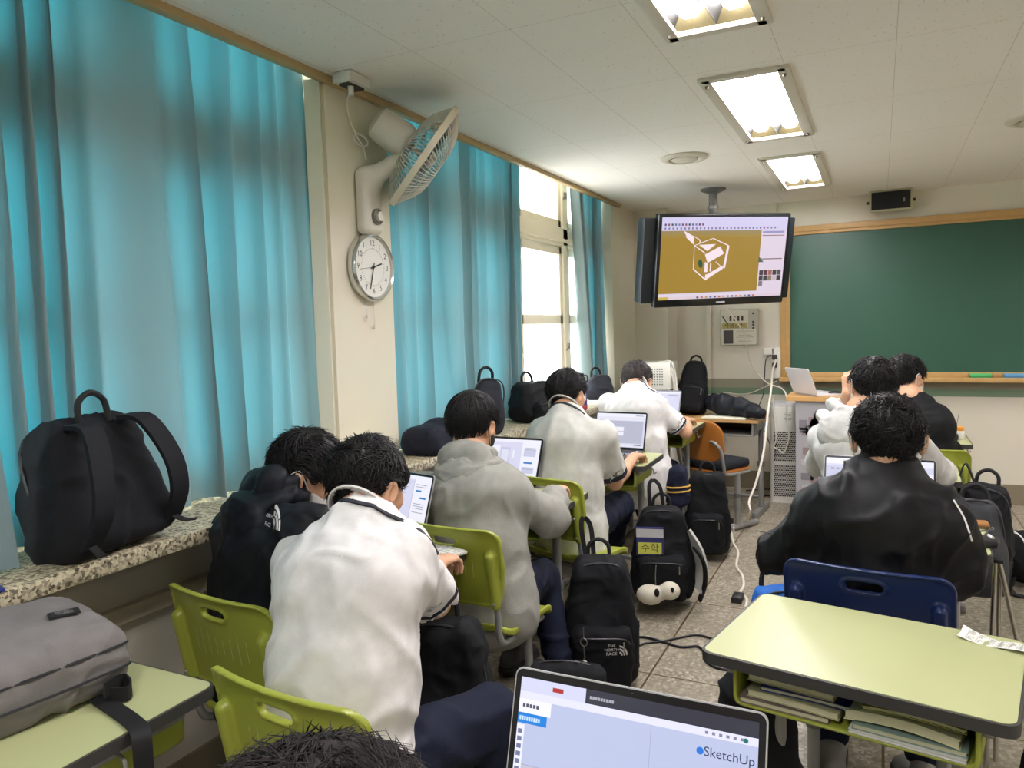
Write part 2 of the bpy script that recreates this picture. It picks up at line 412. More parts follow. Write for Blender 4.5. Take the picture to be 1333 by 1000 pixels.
MB().box(((XL - 0.3 + XR) / 2, YB - 0.06, 1.4), (XR - XL + 0.3, 0.12, 2.8)).build('wall_back', wpm, kind='structure')
b = MB(); b.box((-2.15, (YB + YF) / 2, 0.446), (0.3, YF - YB, 0.892))
b.box((-2.17, 2.65, 1.72), (0.34, 0.42, 1.66)); b.box((-2.17, 6.5, 1.72), (0.34, 0.96, 1.66)); b.box((-2.17, -1.9, 1.72), (0.34, 0.6, 1.66))
b.box((-2.04, 2.42, 1.7), (0.06, 0.05, 1.62), R=Matrix.Rotation(0.5, 3, 'Z'))
b.build('wall_left', wlm, kind='structure')
bbm = mat('baseboard_paint', (128, 118, 96), 0.6, vary=0.15, vscale=5)
MB().box(((XL + XR) / 2, YF - 0.006, 0.08), (XR - XL, 0.014, 0.16)).build('baseboard_front', bbm, kind='structure')
MB().box((XL + 0.006, (YB + YF) / 2, 0.08), (0.014, YF - YB, 0.16)).build('baseboard_left', bbm, kind='structure')
# granite window sill
gm, nt, p, tc = node_mat('granite', 0.35)
v2 = nnode(nt, 'ShaderNodeTexVoronoi', Scale=130.0); nt.links.new(tc.outputs['Object'], v2.inputs['Vector'])
cr = nnode(nt, 'ShaderNodeValToRGB'); nt.links.new(v2.outputs['Color'], cr.inputs[0])
cr.color_ramp.elements[0].color = rgb(88, 80, 62); cr.color_ramp.elements[1].color = rgb(208, 198, 168); cr.color_ramp.elements[0].position = 0.2; cr.color_ramp.elements[1].position = 0.7
nt.links.new(cr.outputs[0], p.inputs['Base Color'])
MB().box((-2.03, (YB + 6.2) / 2, 0.9135), (0.46, 6.2 - YB, 0.043), bev=0.004).build('trim_1', gm, kind='structure')
tw = mat('trim_wood', (186, 160, 112), 0.5)
MB().box((XL + 0.012, (YB + 6.2) / 2, CEIL - 0.014), (0.035, 6.2 - YB, 0.028), bev=0.003).box((XL - 0.02, (YB + 6.2) / 2, CEIL - 0.004), (0.03, 6.2 - YB, 0.02)).build('trim_2', tw, kind='structure')
pipe = mat('trunking_cream', (186, 178, 152), 0.5)
MB().box((XL + 0.016, 1.9, 0.70), (0.03, 5.6, 0.05), bev=0.006).build('trim_3', pipe, kind='structure')
# windows
wf = mat('window_frame_cream', (238, 232, 208), 0.4)
glm = bpy.data.materials.new('glass'); glm.use_nodes = True; nt = glm.node_tree; nt.nodes.remove(nt.nodes['Principled BSDF'])
tr = nnode(nt, 'ShaderNodeBsdfTransparent'); gl = nnode(nt, 'ShaderNodeBsdfGlossy', Roughness=0.03); ms = nnode(nt, 'ShaderNodeMixShader'); ms.inputs[0].default_value = 0.07
nt.links.new(tr.outputs[0], ms.inputs[1]); nt.links.new(gl.outputs[0], ms.inputs[2]); nt.links.new(ms.outputs[0], nt.nodes['Material Output'].inputs[0])
mtl = mat('latch_metal', (150, 145, 135), 0.35, 0.8)
def window(n, y0, y1, posts):
    b = MB(); X = -2.215
    b.box((X, (y0 + y1) / 2, 0.96), (0.12, y1 - y0, 0.06)); b.box((X, (y0 + y1) / 2, 2.185), (0.12, y1 - y0, 0.14), bev=0.01); b.box((X, (y0 + y1) / 2, 2.75), (0.12, y1 - y0, 0.14))
    b.box((X + 0.03, (y0 + y1) / 2, 2.155), (0.10, y1 - y0, 0.025))
    ed = [y0] + posts + [y1]
    for y in ed: b.box((X, y, 1.87), (0.12, 0.10, 1.8), bev=0.008)
    for a, c in zip(ed[:-1], ed[1:]):
        for z0, z1 in ((0.99, 2.11), (2.25, 2.70)):
            for y in (a + 0.075, c - 0.075): b.box((X + 0.02, y, (z0 + z1) / 2), (0.05, 0.055, z1 - z0), bev=0.006)
            for z in (z0 + 0.03, z1 - 0.03): b.box((X + 0.02, (a + c) / 2, z), (0.05, c - a - 0.1, 0.06), bev=0.006)
        b.box((X + 0.02, (a + c) / 2, 1.565), (0.05, c - a - 0.1, 0.07), bev=0.006)
    w = b.build('window_%d' % n, wf, kind='structure')
    for a, c in zip(ed[:-1], ed[1:]):
        for z0, z1 in ((1.0, 2.1), (2.26, 2.7)):
            MB().box((X + 0.015, (a + c) / 2, (z0 + z1) / 2), (0.006, c - a - 0.14, z1 - z0)).build('pane', glm, w)
    for y in posts:
        for z in (1.36, 2.50):
            MB().box((X + 0.066, y, z), (0.016, 0.035, 0.05), mtl, bev=0.005).cyl((X + 0.07, y, z + 0.01), (X + 0.07, y - 0.05, z - 0.03), 0.006, mtl).build('latch', None, w)
window(1, -1.6, 2.42, [-0.8, 0.0, 0.82, 1.62]); window(2, 2.88, 6.02, [3.70, 4.52, 5.38])

# ================================================================ CURTAINS
def curtain_mat(name, c, ct, tl):
    m = bpy.data.materials.new(name); m.use_nodes = True; nt = m.node_tree; p = nt.nodes['Principled BSDF']
    p.inputs['Base Color'].default_value = rgb(*c); p.inputs['Roughness'].default_value = 0.75; p.inputs['Sheen Weight'].default_value = 0.3
    t = nnode(nt, 'ShaderNodeBsdfTranslucent'); t.inputs[0].default_value = rgb(*ct)
    x = nnode(nt, 'ShaderNodeMixShader'); x.inputs[0].default_value = tl
    tc = nnode(nt, 'ShaderNodeTexCoord'); n = nnode(nt, 'ShaderNodeTexNoise', Scale=350.0); nt.links.new(tc.outputs['Object'], n.inputs['Vector'])
    bp = nnode(nt, 'ShaderNodeBump', Strength=0.2, Distance=0.002); nt.links.new(n.outputs['Fac'], bp.inputs['Height']); nt.links.new(bp.outputs[0], p.inputs['Normal'])
    nt.links.new(p.outputs[0], x.inputs[1]); nt.links.new(t.outputs[0], x.inputs[2]); nt.links.new(x.outputs[0], nt.nodes['Material Output'].inputs[0]); return m
CUR = curtain_mat('curtain_teal', (138, 158, 159), (38, 132, 146), 0.19)
def curtain(label, fy, fx, z0, z1, folds, amp, seed, nu=260, nv=40, group='teal window curtains', hem=0.0):
    """fy(u,t), fx(u,t): base line along the window; u along the cloth, t 0 at the top"""
    r = np.random.RandomState(seed); ph = r.rand() * 6; wob = r.rand(6) * 6
    u = np.linspace(0, 1, nu); t = np.linspace(0, 1, nv); U, T = np.meshgrid(u, t, indexing='ij')
    w = U * folds + 0.45 * np.sin(2 * PI * U * 1.7 + wob[0]) + 0.3 * np.sin(2 * PI * U * 3.1 + wob[1]) + T * 0.35 * np.sin(2 * PI * U * 2.3 + wob[2])
    A = amp * (0.75 + 0.4 * np.sin(2 * PI * U * 2.1 + wob[3])) * (0.85 + 0.3 * T)
    s = np.sin(2 * PI * w + ph); s = np.sign(s) * np.abs(s) ** 0.75
    q = np.stack([U * folds * 2, T * 3, 0 * U], -1).reshape(-1, 3); nz = vnoise(q, seed).reshape(U.shape)
    X = fx(U, T) + A * s + 0.014 * nz * T
    Y = fy(U, T) + 0.5 * A * np.cos(2 * PI * w + ph) + 0.01 * vnoise(q + 40, seed).reshape(U.shape) * T
    Z = z1 + (z0 - z1) * T + hem * T * np.sin(2 * PI * U * 2.2 + wob[4])
    P = np.stack([X, Y, Z], -1).reshape(-1, 3); I = np.arange(nu * nv).reshape(nu, nv)
    F = np.stack([I[:-1, :-1], I[1:, :-1], I[1:, 1:], I[:-1, 1:]], -1).reshape(-1, 4)
    return npmesh('curtain', P, F, CUR, label=label, cat='curtain', group=group)
curtain('wide teal curtain drawn across the window behind the big black backpack', lambda u, t: 0.98 + u * 1.44, lambda u, t: -2.075 + 0 * u, 0.945, CEIL + 0.12, 8.5, 0.036, 3, hem=0.004)
curtain('teal curtain panel hanging at the far left edge, in front of the big backpack', lambda u, t: -1.3 + u * 2.36 + 0.0 * t, lambda u, t: -2.06 + 0.17 * np.clip(u * 1.6 - 0.6, 0, 1) * (0.35 + 0.65 * t), 0.945, CEIL + 0.12, 11.5, 0.042, 9)
curtain('teal curtain hanging beside the wall clock and fan, right of the pillar', lambda u, t: 2.87 + u * (1.52 - 0.02 * t), lambda u, t: -2.07 + 0 * u, 0.95, CEIL + 0.12, 10, 0.042, 5, hem=0.01)
curtain('narrow teal curtain bunched at the far end of the bare window', lambda u, t: 5.42 + u * 0.55 + 0.20 * t * (1 - u) , lambda u, t: -2.09 + 0.03 * u, 0.95, CEIL + 0.12, 4.5, 0.05, 8, nu=150)

# ================================================================ CEILING LIGHTS
lf = mat('fixture_white', (214, 208, 192), 0.45); refl = mat('reflector_metal', (48, 48, 48), 0.4, 0.0)
tubem = mat('tube_glow', (253, 248, 252), 0.4, emit=TUBE_POWER); capm = mat('reflector_end', (84, 76, 50), 0.5)
def ceiling_light(x, y, label):
    t = thing('ceiling_light', label, 'light', (x, y, CEIL), group='fluorescent ceiling lights')
    b = MB()
    for s in (-1, 1):
        b.box((s * (FW / 2 + 0.008), 0, -0.006), (0.05, FL + 0.07, 0.018), bev=0.004)
        b.box((0, s * (FL / 2 + 0.012), -0.006), (FW + 0.04, 0.045, 0.018), bev=0.004)
        b.box((s * (FW / 2 - 0.002), 0, 0.04), (0.004, FL, 0.08)); b.box((0, s * (FL / 2 - 0.002), 0.04), (FW, 0.004, 0.08))
    b.build('frame', lf, t)
    b = MB()
    for s in (-1, 1):
        c = s * FW / 4
        for (xa, za, xb, zb) in ((-FW / 4, 0.005, -0.03, 0.075), (-0.03, 0.075, 0.03, 0.075), (0.03, 0.075, FW / 4, 0.005)):
            b.quad((c + xa, -FL / 2, za), (c + xa, FL / 2, za), (c + xb, FL / 2, zb), (c + xb, -FL / 2, zb))
    b.build('reflector', refl, t)
    for s in (-1, 1):
        for e in (-1, 1):
            c = s * FW / 4; yy = e * (FL / 2 - 0.006)
            MB().quad((c - FW / 4, yy, 0.004), (c + FW / 4, yy, 0.004), (c + 0.03, yy - e * 0.05, 0.074), (c - 0.03, yy - e * 0.05, 0.074)).build('end_plate', capm, t)
    for s in (-1, 1):
        c = s * FW / 4
        MB().tube([(c - 0.021, -FL / 2 + 0.05, 0.036), (c - 0.021, FL / 2 - 0.10, 0.036), (c - 0.015, FL / 2 - 0.075, 0.036), (c + 0.015, FL / 2 - 0.075, 0.036), (c + 0.021, FL / 2 - 0.10, 0.036), (c + 0.021, -FL / 2 + 0.05, 0.036)], 0.019, smooth=1, n=10).build('tube', tubem, t)
    for sx in (-1, 1):
        for sy in (-1, 1): MB().lathe([(0.0, -0.028), (0.006, -0.026), (0.008, -0.016), (0.0, -0.012)], (sx * (FW / 2 + 0.008), sy * (FL / 2 - 0.04), 0), n=8).build('screw', mtl, t)
LL = ['fluorescent ceiling light behind the camera position, above the rear desks', 'fluorescent ceiling light nearest the camera, cut by the top edge of the picture', 'middle fluorescent ceiling light of the three in view', 'fluorescent ceiling light farthest away, nearest the hanging screen',
      'fluorescent ceiling light of the right row, rearmost', 'fluorescent ceiling light of the right row, second from the rear', 'fluorescent ceiling light of the right row, second from the board', 'fluorescent ceiling light of the right row, nearest the board']
for (x, y), l in zip(FIX, LL): ceiling_light(x, y, l)
ven = mat('vent_cream', (206, 200, 182), 0.5); dk = mat('dark_gap', (70, 66, 58), 0.8)
for (x, y, l) in ((-1.09, 4.72, 'round cream ceiling vent between the window side and the lights'), (0.74, 4.86, 'round cream ceiling vent cut by the right picture edge')):
    t = thing('ceiling_vent', l, 'vent', (x, y, CEIL), group='round ceiling vents')
    MB().lathe([(0.145, 0.0), (0.145, -0.008), (0.12, -0.02), (0.10, -0.018), (0.092, -0.004), (0.08, 0.0)], n=40).build('rim', ven, t)
    MB().lathe([(0.0, -0.022), (0.07, -0.022), (0.082, -0.016), (0.07, -0.008)], n=40).build('disc', ven, t)
    MB().lathe([(0.0, -0.002), (0.11, -0.002), (0.11, 0.0)], n=32).build('gap', dk, t)

# ================================================================ BOARD, SPEAKER, WALL ITEMS
wood = mat('board_wood', (188, 150, 92), 0.45, vary=0.12, vscale=18)
bt = thing('chalkboard', 'long green chalkboard in a light wooden frame on the front wall', 'chalkboard', (0, YF, 0))
gb = mat('board_green', (42, 84, 66), 0.42, vary=0.10, vscale=2.5)
MB().box((1.40, -0.02, 1.645), (4.22, 0.02, 1.22)).build('writing_surface', gb, bt)
b = MB()
b.box((-0.755, -0.022, 1.645), (0.052, 0.05, 1.36), bev=0.004).box((-0.715, -0.026, 1.645), (0.035, 0.046, 1.26), bev=0.004).box((3.53, -0.022, 1.645), (0.09, 0.05, 1.36), bev=0.004)
b.box((1.4, -0.03, 2.285), (4.36, 0.06, 0.05), bev=0.004).box((1.4, -0.024, 2.25), (4.25, 0.045, 0.03), bev=0.003).box((1.4, -0.024, 1.03), (4.25, 0.045, 0.05), bev=0.003)
b.build('frame', wood, bt)
MB().box((1.4, -0.075, 0.99), (4.36, 0.15, 0.022), bev=0.004).box((1.4, -0.148, 1.0), (4.36, 0.012, 0.035), bev=0.003).build('chalk_tray', wood, bt)
for (x, c, n, l) in ((0.715, (88, 190, 110), 'green', 'green felt chalkboard eraser on the tray, left of the blue one'), (0.945, (100, 160, 200), 'blue', 'blue felt chalkboard eraser on the tray, right of the green one')):
    t = thing('board_eraser', l, 'eraser', (x, YF - 0.08, 1.002), group='board erasers')
    MB().box((0, 0, 0.034), (0.15, 0.06, 0.022), bev=0.007).build('back', mat('eraser_' + n, c, 0.6), t)
    MB().box((0, 0, 0.0125), (0.145, 0.055, 0.025), bev=0.004).build('felt_pad', mat('eraser_felt_' + n, tuple(int(q * 0.8) for q in c), 0.9, bump=0.4), t)
for (x, y, l) in ((1.03, 6.90, 'short white chalk stick on the tray right of the erasers'), (0.40, 6.9, 'white chalk stick on the tray behind the students')):
    MB().cyl((x, y, 1.007), (x + 0.05, y + 0.005, 1.007), 0.005).build('chalk', mat('chalk_white', (235, 235, 228), 0.9), label=l, cat='chalk', group='chalk sticks')
t = thing('wall_speaker', 'black fronted wall speaker in a pale frame above the chalkboard', 'speaker', (0.075, YF - 0.09, 2.455), (0.12, 0, 0))
MB().box((0, 0, 0), (0.315, 0.13, 0.17), bev=0.008).build('cabinet', mat('speaker_case', (178, 174, 140), 0.5), t)
MB().box((0, -0.068, 0), (0.28, 0.012, 0.138), bev=0.004).build('grille', mat('speaker_cloth', (34, 34, 36), 0.9, bump=0.5, bscale=600), t)
MB().box((0.095, -0.076, -0.005), (0.012, 0.004, 0.03)).build('badge', mtl, t)
for s in (-1, 1): MB().cyl((s * 0.157, 0, -0.01), (s * 0.178, 0, -0.01), 0.012).build('bracket_knob', dk, t)
# notice board / safe box on the wall behind the TV
t = thing('notice_panel', 'grey metal wall panel with a printed notice and small photo under the screen', 'panel', (-1.13, YF, 1.46))
MB().box((0, -0.03, 0), (0.33, 0.06, 0.32), bev=0.005).build('box', mat('panel_grey', (186, 182, 166), 0.45), t)
b = MB(); pm = mat('paper_white', (214, 210, 190), 0.7); ink = mat('ink_dark', (60, 56, 50), 0.8)
b.box((-0.035, -0.062, 0.075), (0.235, 0.003, 0.16), pm)
b.box((-0.035, -0.0645, 0.015), (0.225, 0.002, 0.045), mat('notice_gold', (178, 164, 96), 0.6))
put_text(b, '사용금지', 0.05, (-0.035, -0.067, 0.017), V(1, 0, 0), V(0, 0, 1), ink)
for k in range(4): b.box((-0.07 + k * 0.034, -0.0645, 0.08), (0.018, 0.002, 0.045), ink)
b.tube([(-0.14, -0.064, 0.1), (-0.115, -0.064, 0.06), (-0.09, -0.064, 0.03)], [0.006, 0.003], ink)
b.build('notice', None, t)
b = MB(); b.box((0, -0.062, -0.085), (0.30, 0.003, 0.14), pm); b.box((-0.09, -0.0645, -0.085), (0.085, 0.002, 0.12), mat('photo_dark', (74, 70, 66), 0.6, vary=0.4, vscale=60))
for k in range(6): b.box((0.055, -0.0645, -0.035 - k * 0.018), (0.15 - 0.02 * (k % 3), 0.002, 0.004), mat('ink_faint', (150, 146, 132), 0.8))
b.build('leaflet', None, t)
for k, z in enumerate((0.12, 0.045, 0.02, -0.01)): MB().lathe([(0.0, 0.0), (0.009, 0), (0.009, 0.006), (0.0, 0.008)], (0.125, -0.06, z), R=Matrix.Rotation(PI / 2, 3, 'X'), n=12).build('knob', dk, t)
# outlet boxes at the board's left end
t = thing('wall_outlet', 'white wall outlet box with plugged cables left of the chalkboard', 'outlet', (-0.845, YF, 1.14))
wp = mat('plastic_white', (225, 222, 212), 0.4)
MB().box((0.03, -0.03, 0.0), (0.075, 0.06, 0.27), bev=0.006).box((-0.03, -0.03, 0.10), (0.09, 0.06, 0.06), bev=0.006).build('housing', wp, t)
MB().box((0.02, -0.066, -0.02), (0.045, 0.02, 0.045), bev=0.008).box((0.02, -0.066, 0.05), (0.045, 0.02, 0.045), bev=0.008).build('plug', dk, t)
for (x, z, l) in ((-1.29, 0.50, 'cream double wall socket under the wooden desk, upper one'), (-1.285, 0.26, 'cream wall socket near the skirting, lower one')):
    t = thing('wall_socket', l, 'socket', (x, YF, z), group='low wall sockets')
    MB().box((0, -0.02, 0), (0.085, 0.04, 0.12), bev=0.006).build('plate', ven, t)
    b = MB()
    for dz in (-0.028, 0.028):
        for dx in (-0.009, 0.009): b.box((dx, -0.041, dz), (0.006, 0.004, 0.012))
    b.build('socket_hole', dk, t)
# ================================================================ FAN AND CLOCK ON THE PILLAR
fw = mat('fan_white', (226, 221, 208), 0.35); wire = mat('fan_wire', (222, 218, 206), 0.4); hub = V(-1.77, 2.80, 2.255)
t = thing('wall_fan', 'white wall mounted fan tilted down from the pillar above the clock', 'fan', (XL, 2.66, 2.08))
o0 = V(XL, 2.66, 2.08)
S = SDF(0.006); S.box((0.035, 0, -0.02), (0.035, 0.062, 0.14), 0.03, k=0.01); S.cone((0.06, 0, 0.08), (0.15, 0.03, 0.135), 0.045, 0.032, k=0.04); S.cone((0.15, 0.03, 0.135), (0.165, 0.06, 0.15), 0.03, 0.03, k=0.02)
npmesh('bracket', *S.mesh(), fw, t)
n = nrm(V(0.60, 0.53, -0.58)); hl = hub - o0
e1 = nrm(np.cross(n, V(0, 0, 1))); e2 = np.cross(n, e1)
Rf = Matrix([[e1[i], e2[i], n[i]] for i in range(3)]); hv = tuple(hl)
MB().lathe([(0.0, -0.25), (0.045, -0.25), (0.068, -0.235), (0.075, -0.2), (0.078, -0.1), (0.06, -0.07), (0.0, -0.06)], hv, R=Rf, n=28).build('motor_housing', fw, t)
MB().lathe([(0.0, -0.07), (0.012, -0.07), (0.012, 0.0), (0.04, 0.0), (0.042, 0.03), (0.03, 0.045), (0.0, 0.048)], hv, R=Rf, n=20).build('blade_hub', fw, t)
for k in range(4):
    b = MB(); vs = []
    for i in range(6):
        r = 0.035 + 0.17 * i / 5
        for j in range(6):
            a = k * PI / 2 + (j / 5 - 0.5) * (0.7 + 0.5 * i / 5); z = 0.03 * (j / 5 - 0.5) + 0.015
            for dz in (0, 0.003): vs.append(tuple(hl + e1 * r * math.cos(a) + e2 * r * math.sin(a) + n * (z + dz)))
    fs = []
    for i in range(5):
        for j in range(5):
            q = lambda i_, j_, d_: (i_ * 6 + j_) * 2 + d_
            for d_ in (0, 1): fs.append((q(i, j, d_), q(i + 1, j, d_), q(i + 1, j + 1, d_), q(i, j + 1, d_)))
    b.add(vs, fs).build('blade', mat('blade_grey', (170, 178, 176), 0.4), t)
RG = 0.243
MB().lathe([(RG, -0.012), (RG + 0.007, -0.012), (RG + 0.007, 0.016), (RG, 0.016), (RG, -0.012)], hv, R=Rf, n=64).build('guard_band', mat('fan_band', (228, 220, 196), 0.35), t)
for side, nm in ((1, 'front_grille'), (-1, 'rear_grille')):
    b = MB(); dep = 0.075
    for k in range(72):
        a = 2 * PI * k / 72; pts = []
        for i in range(6):
            f = i / 5; r = RG - (RG - 0.05) * f; z = dep * math.sin(min(1, f * 1.25) * PI / 2) + 0.008
            aa = a + 0.25 * f
            pts.append(hl + (e1 * math.cos(aa) + e2 * math.sin(aa)) * r + n * side * z)
        b.tube(pts, 0.0025, n=4, smooth=1)
    for f in (0.3, 0.62, 1.0):
        r = RG - (RG - 0.05) * f; z = dep * math.sin(min(1, f * 1.25) * PI / 2) + 0.008
        b.tube([hl + (e1 * math.cos(q) + e2 * math.sin(q)) * r + n * side * z for q in np.linspace(0, 2 * PI, 40)[:-1]], 0.002, n=4, smooth=1, closed=True)
    if side > 0: b.lathe([(0.0, dep + 0.012), (0.05, dep + 0.01), (0.052, dep + 0.004), (0.0, dep + 0.002)], hv, R=Rf, n=24)
    b.build(nm, wire, t)
MB().lathe([(0.034, 0.0), (0.034, 0.012), (0.026, 0.016), (0.024, 0.012), (0.0, 0.012)], (0.07, 0.0, -0.085), R=Matrix.Rotation(PI / 2, 3, 'Y'), n=24).build('dial_ring', mat('dial_dark', (110, 106, 98), 0.4), t)
MB().lathe([(0.022, 0.01), (0.02, 0.026), (0.0, 0.028)], (0.07, 0.0, -0.085), R=Matrix.Rotation(PI / 2, 3, 'Y'), n=20).build('dial_knob', fw, t)
t2 = thing('fan_cable', 'thin white cord running from the ceiling socket down to the fan', 'cord', (XL, 2.6, 2.3)); 
MB().tube([(0.12, -0.06, 0.21), (0.03, -0.05, 0.17), (0.012, -0.02, 0.1), (0.012, 0.03, 0.03), (0.02, 0.05, 0.0), (0.03, 0.06, -0.06)], 0.004).build('cord', wp, t2)
MB().tube([(0.015 + 0.015 * math.cos(a), 0.05 + 0.03 * math.cos(a * 1.1), 0.02 + 0.022 * math.sin(a)) for a in np.linspace(0, 11, 30)], 0.004, smooth=2).build('cord_coil', wp, t2)
t = thing('ceiling_socket', 'small white and black socket block on the ceiling edge above the fan', 'socket', (-1.90, 2.49, CEIL))
MB().box((0, 0, -0.022), (0.09, 0.13, 0.04), bev=0.005).build('block', wp, t); MB().box((0.0, 0.0, -0.046), (0.05, 0.1, 0.01), bev=0.003).build('cover', dk, t)
MB().cyl((0.01, -0.02, -0.045), (0.01, -0.02, -0.085), 0.012).build('plug', wp, t)
ck = thing('wall_clock', 'round white wall clock with a silver rim on the pillar below the fan', 'clock', (XL + 0.0, 2.675, 1.785), (0, 0, 0))
Ry = Matrix.Rotation(PI / 2, 3, 'Y')
MB().lathe([(0.0, 0.002), (0.14, 0.002), (0.146, 0.012), (0.146, 0.035), (0.138, 0.045), (0.131, 0.04), (0.1295, 0.026)], R=Ry, n=64).build('rim', mat('clock_silver', (205, 205, 200), 0.18, 0.85), ck)
MB().lathe([(0.0, 0.0305), (0.129, 0.0305), (0.129, 0.026), (0, 0.026)][::-1], R=Ry, n=64).build('dial', mat('clock_face', (236, 236, 228), 0.5), ck)
b = MB()
for h in range(1, 13):
    a = h * PI / 6; put_text(b, str(h), 0.034, (0.0315, -math.sin(a) * -0.103, math.cos(a) * 0.103), V(0, 1, 0), V(0, 0, 1), None)
for q in range(60):
    a = q * PI / 30; r = 0.08; b.box((0.0313, math.sin(a) * r, math.cos(a) * r), (0.0006, 0.0015, 0.003 if q % 5 else 0.006), R=Matrix.Rotation(-a, 3, 'X'))
b.build('numerals', mat('ink_black', (30, 30, 32), 0.6), ck)
def hand_(a, l, w, nm, back=0.02):
    a = math.radians(a); d = V(0, math.sin(a), math.cos(a)); MB().ribbon([d * -back + V(0.035, 0, 0), d * l + V(0.035, 0, 0)], w, 0.0015, V(0, math.cos(a), -math.sin(a)), smooth=1).build(nm, mat('ink_black', (30, 30, 32)), ck)
hand_(73, 0.062, 0.006, 'hour_hand'); hand_(197, 0.098, 0.0045, 'minute_hand'); hand_(262, 0.10, 0.0015, 'second_hand')
MB().lathe([(0, 0.03), (0.006, 0.03), (0.005, 0.038), (0, 0.039)], R=Ry, n=12).build('hand_boss', mat('ink_black', (30, 30, 32)), ck)
t = thing('pull_cord', 'two thin pull cords with small weights hanging under the wall clock', 'cord', (XL + 0.012, 2.675, 1.64))
for (dy, L) in ((-0.03, 0.055), (0.02, 0.10)):
    MB().cyl((0, dy, 0.02), (0, dy, -L), 0.0015, n=6).build('cord', wp, t); MB().lathe([(0, -L - 0.022), (0.007, -L - 0.02), (0.006, -L - 0.005), (0, -L)], (0, dy, 0), n=10).build('weight', wp, t)
# ================================================================ FURNITURE BUILDERS
DZ = 0.75
steel = mat('steel_grey', (150, 150, 146), 0.38, 0.35, vary=0.08, vscale=20); steel2 = mat('steel_dark', (112, 112, 110), 0.45, 0.3)
rub = mat('rubber_grey', (120, 118, 112), 0.7); black = mat('plastic_black', (26, 27, 30), 0.45)
lam = mat('laminate_lime', (178, 182, 134), 0.36, spec=0.3, vary=0.03, vscale=4); edge = mat('desk_edge', (58, 57, 55), 0.5)
gp = mat('plastic_lime', (150, 158, 58), 0.36, spec=0.45); bp_ = mat('plastic_navy', (24, 42, 88), 0.3, spec=0.45)
_ch = {}
def chair_mesh(kind):
    if kind in _ch: return _ch[kind]
    W, H, cz = 0.43, 0.285, 0.695
    def back(p):
        x, y, z = p[..., 0], p[..., 1], p[..., 2]
        zz = z - cz; yc = -0.195 - 0.10 * zz * 1.9 - 0.035 + 0.9 * x * x * 0.6 * (1 + 0.6 * zz) + 0.03 * np.clip((zz + 0.02) / 0.14, -1, 1) ** 2 * 0
        flare = 0.016 * np.clip((zz - 0.10) / 0.045, 0, 1) ** 2
        d = np.abs(y - yc + flare) - 0.0055
        w = W / 2 - 0.022 * np.clip(-zz / 0.14, 0, 1)
        r = 0.05; qx = np.abs(x) - (w - r); qz = np.abs(zz) - (H / 2 - r)
        o = np.sqrt(np.maximum(qx, 0) ** 2 + np.maximum(qz, 0) ** 2) + np.minimum(np.maximum(qx, qz), 0) - r
        sx = np.abs(x) - 0.034; sz = np.abs(zz - 0.088) - 0.0001
        sl = np.sqrt(np.maximum(sx, 0) ** 2 + np.maximum(sz, 0) ** 2) - 0.0135
        o2 = np.maximum(o, -sl)
        lip = np.where(np.abs(o2) < 0.010, 0.004, 0.0)
        v = np.maximum(d - lip, o2)
        return v
    S = SDF(0.0042); S.fn(back, (-W / 2, -0.31, cz - H / 2), (W / 2, -0.06, cz + H / 2), 0.004)
    for s in (-1, 1): S.cone((s * 0.178, -0.205, cz - 0.13), (s * 0.178, -0.235, cz + 0.045), 0.017, 0.019, 0.012)
    B = S.mesh(1)
    def seat(p):
        x, y, z = p[..., 0], p[..., 1], p[..., 2]
        zc = 0.437 - 0.012 * np.cos(np.clip(x / 0.2, -1, 1) * PI) * 0.6 + 0.05 * np.clip((-y - 0.10) / 0.1, 0, 1) ** 2 - 0.04 * np.clip((y - 0.12) / 0.08, 0, 1) ** 2
        d = np.abs(z - zc) - 0.007; r = 0.06; qx = np.abs(x) - (0.20 - r); qy = np.abs(y - 0.01) - (0.195 - r)
        o = np.sqrt(np.maximum(qx, 0) ** 2 + np.maximum(qy, 0) ** 2) + np.minimum(np.maximum(qx, qy), 0) - r
        rim = np.where(np.abs(o) < 0.012, 0.006, 0.0); return np.maximum(d - rim, o)
    S = SDF(0.006); S.fn(seat, (-0.2, -0.19, 0.38), (0.2, 0.21, 0.5), 0.004); T = S.mesh(1)
    m = gp if kind == 'lime' else bp_
    sl = MB()
    for k in range(8):   # thin vent slits on both faces of the back
        gx = -0.105 + k * 0.03; L = 0.030 + 0.010 * math.sin(k * 1.3); zs = np.linspace(-L - 0.005, L - 0.005, 6)
        for sgn in (-1, 1):
            vs = []
            for zz in zs:
                for dx in (-0.0011, 0.0011):
                    x = gx + 0.05 * zz + dx; yc = -0.23 - 0.19 * zz + 0.54 * x * x * (1 + 0.6 * zz); vs.append((x, yc + sgn * 0.0061, cz + zz))
            sl.add(vs, [((2 * i, 2 * i + 1, 2 * i + 3, 2 * i + 2) if sgn < 0 else (2 * i + 2, 2 * i + 3, 2 * i + 1, 2 * i)) for i in range(5)])
    n0 = len(B[1]); B = join_np([B, (np.array(sl.v), np.array(sl.f))])
    def mk(n, PF):
        o = npmesh(n, *PF, m, None); me = o.data; bpy.data.objects.remove(o); return me
    mb_ = mk('backrest', B); mb_.materials.append(mat('slit_lime', (196, 200, 132), 0.5) if kind == 'lime' else mat('slit_navy', (10, 16, 36), 0.6))
    for p in mb_.polygons[n0:]: p.material_index = 1
    _ch[kind] = (mb_, mk('seat', T)); return _ch[kind]
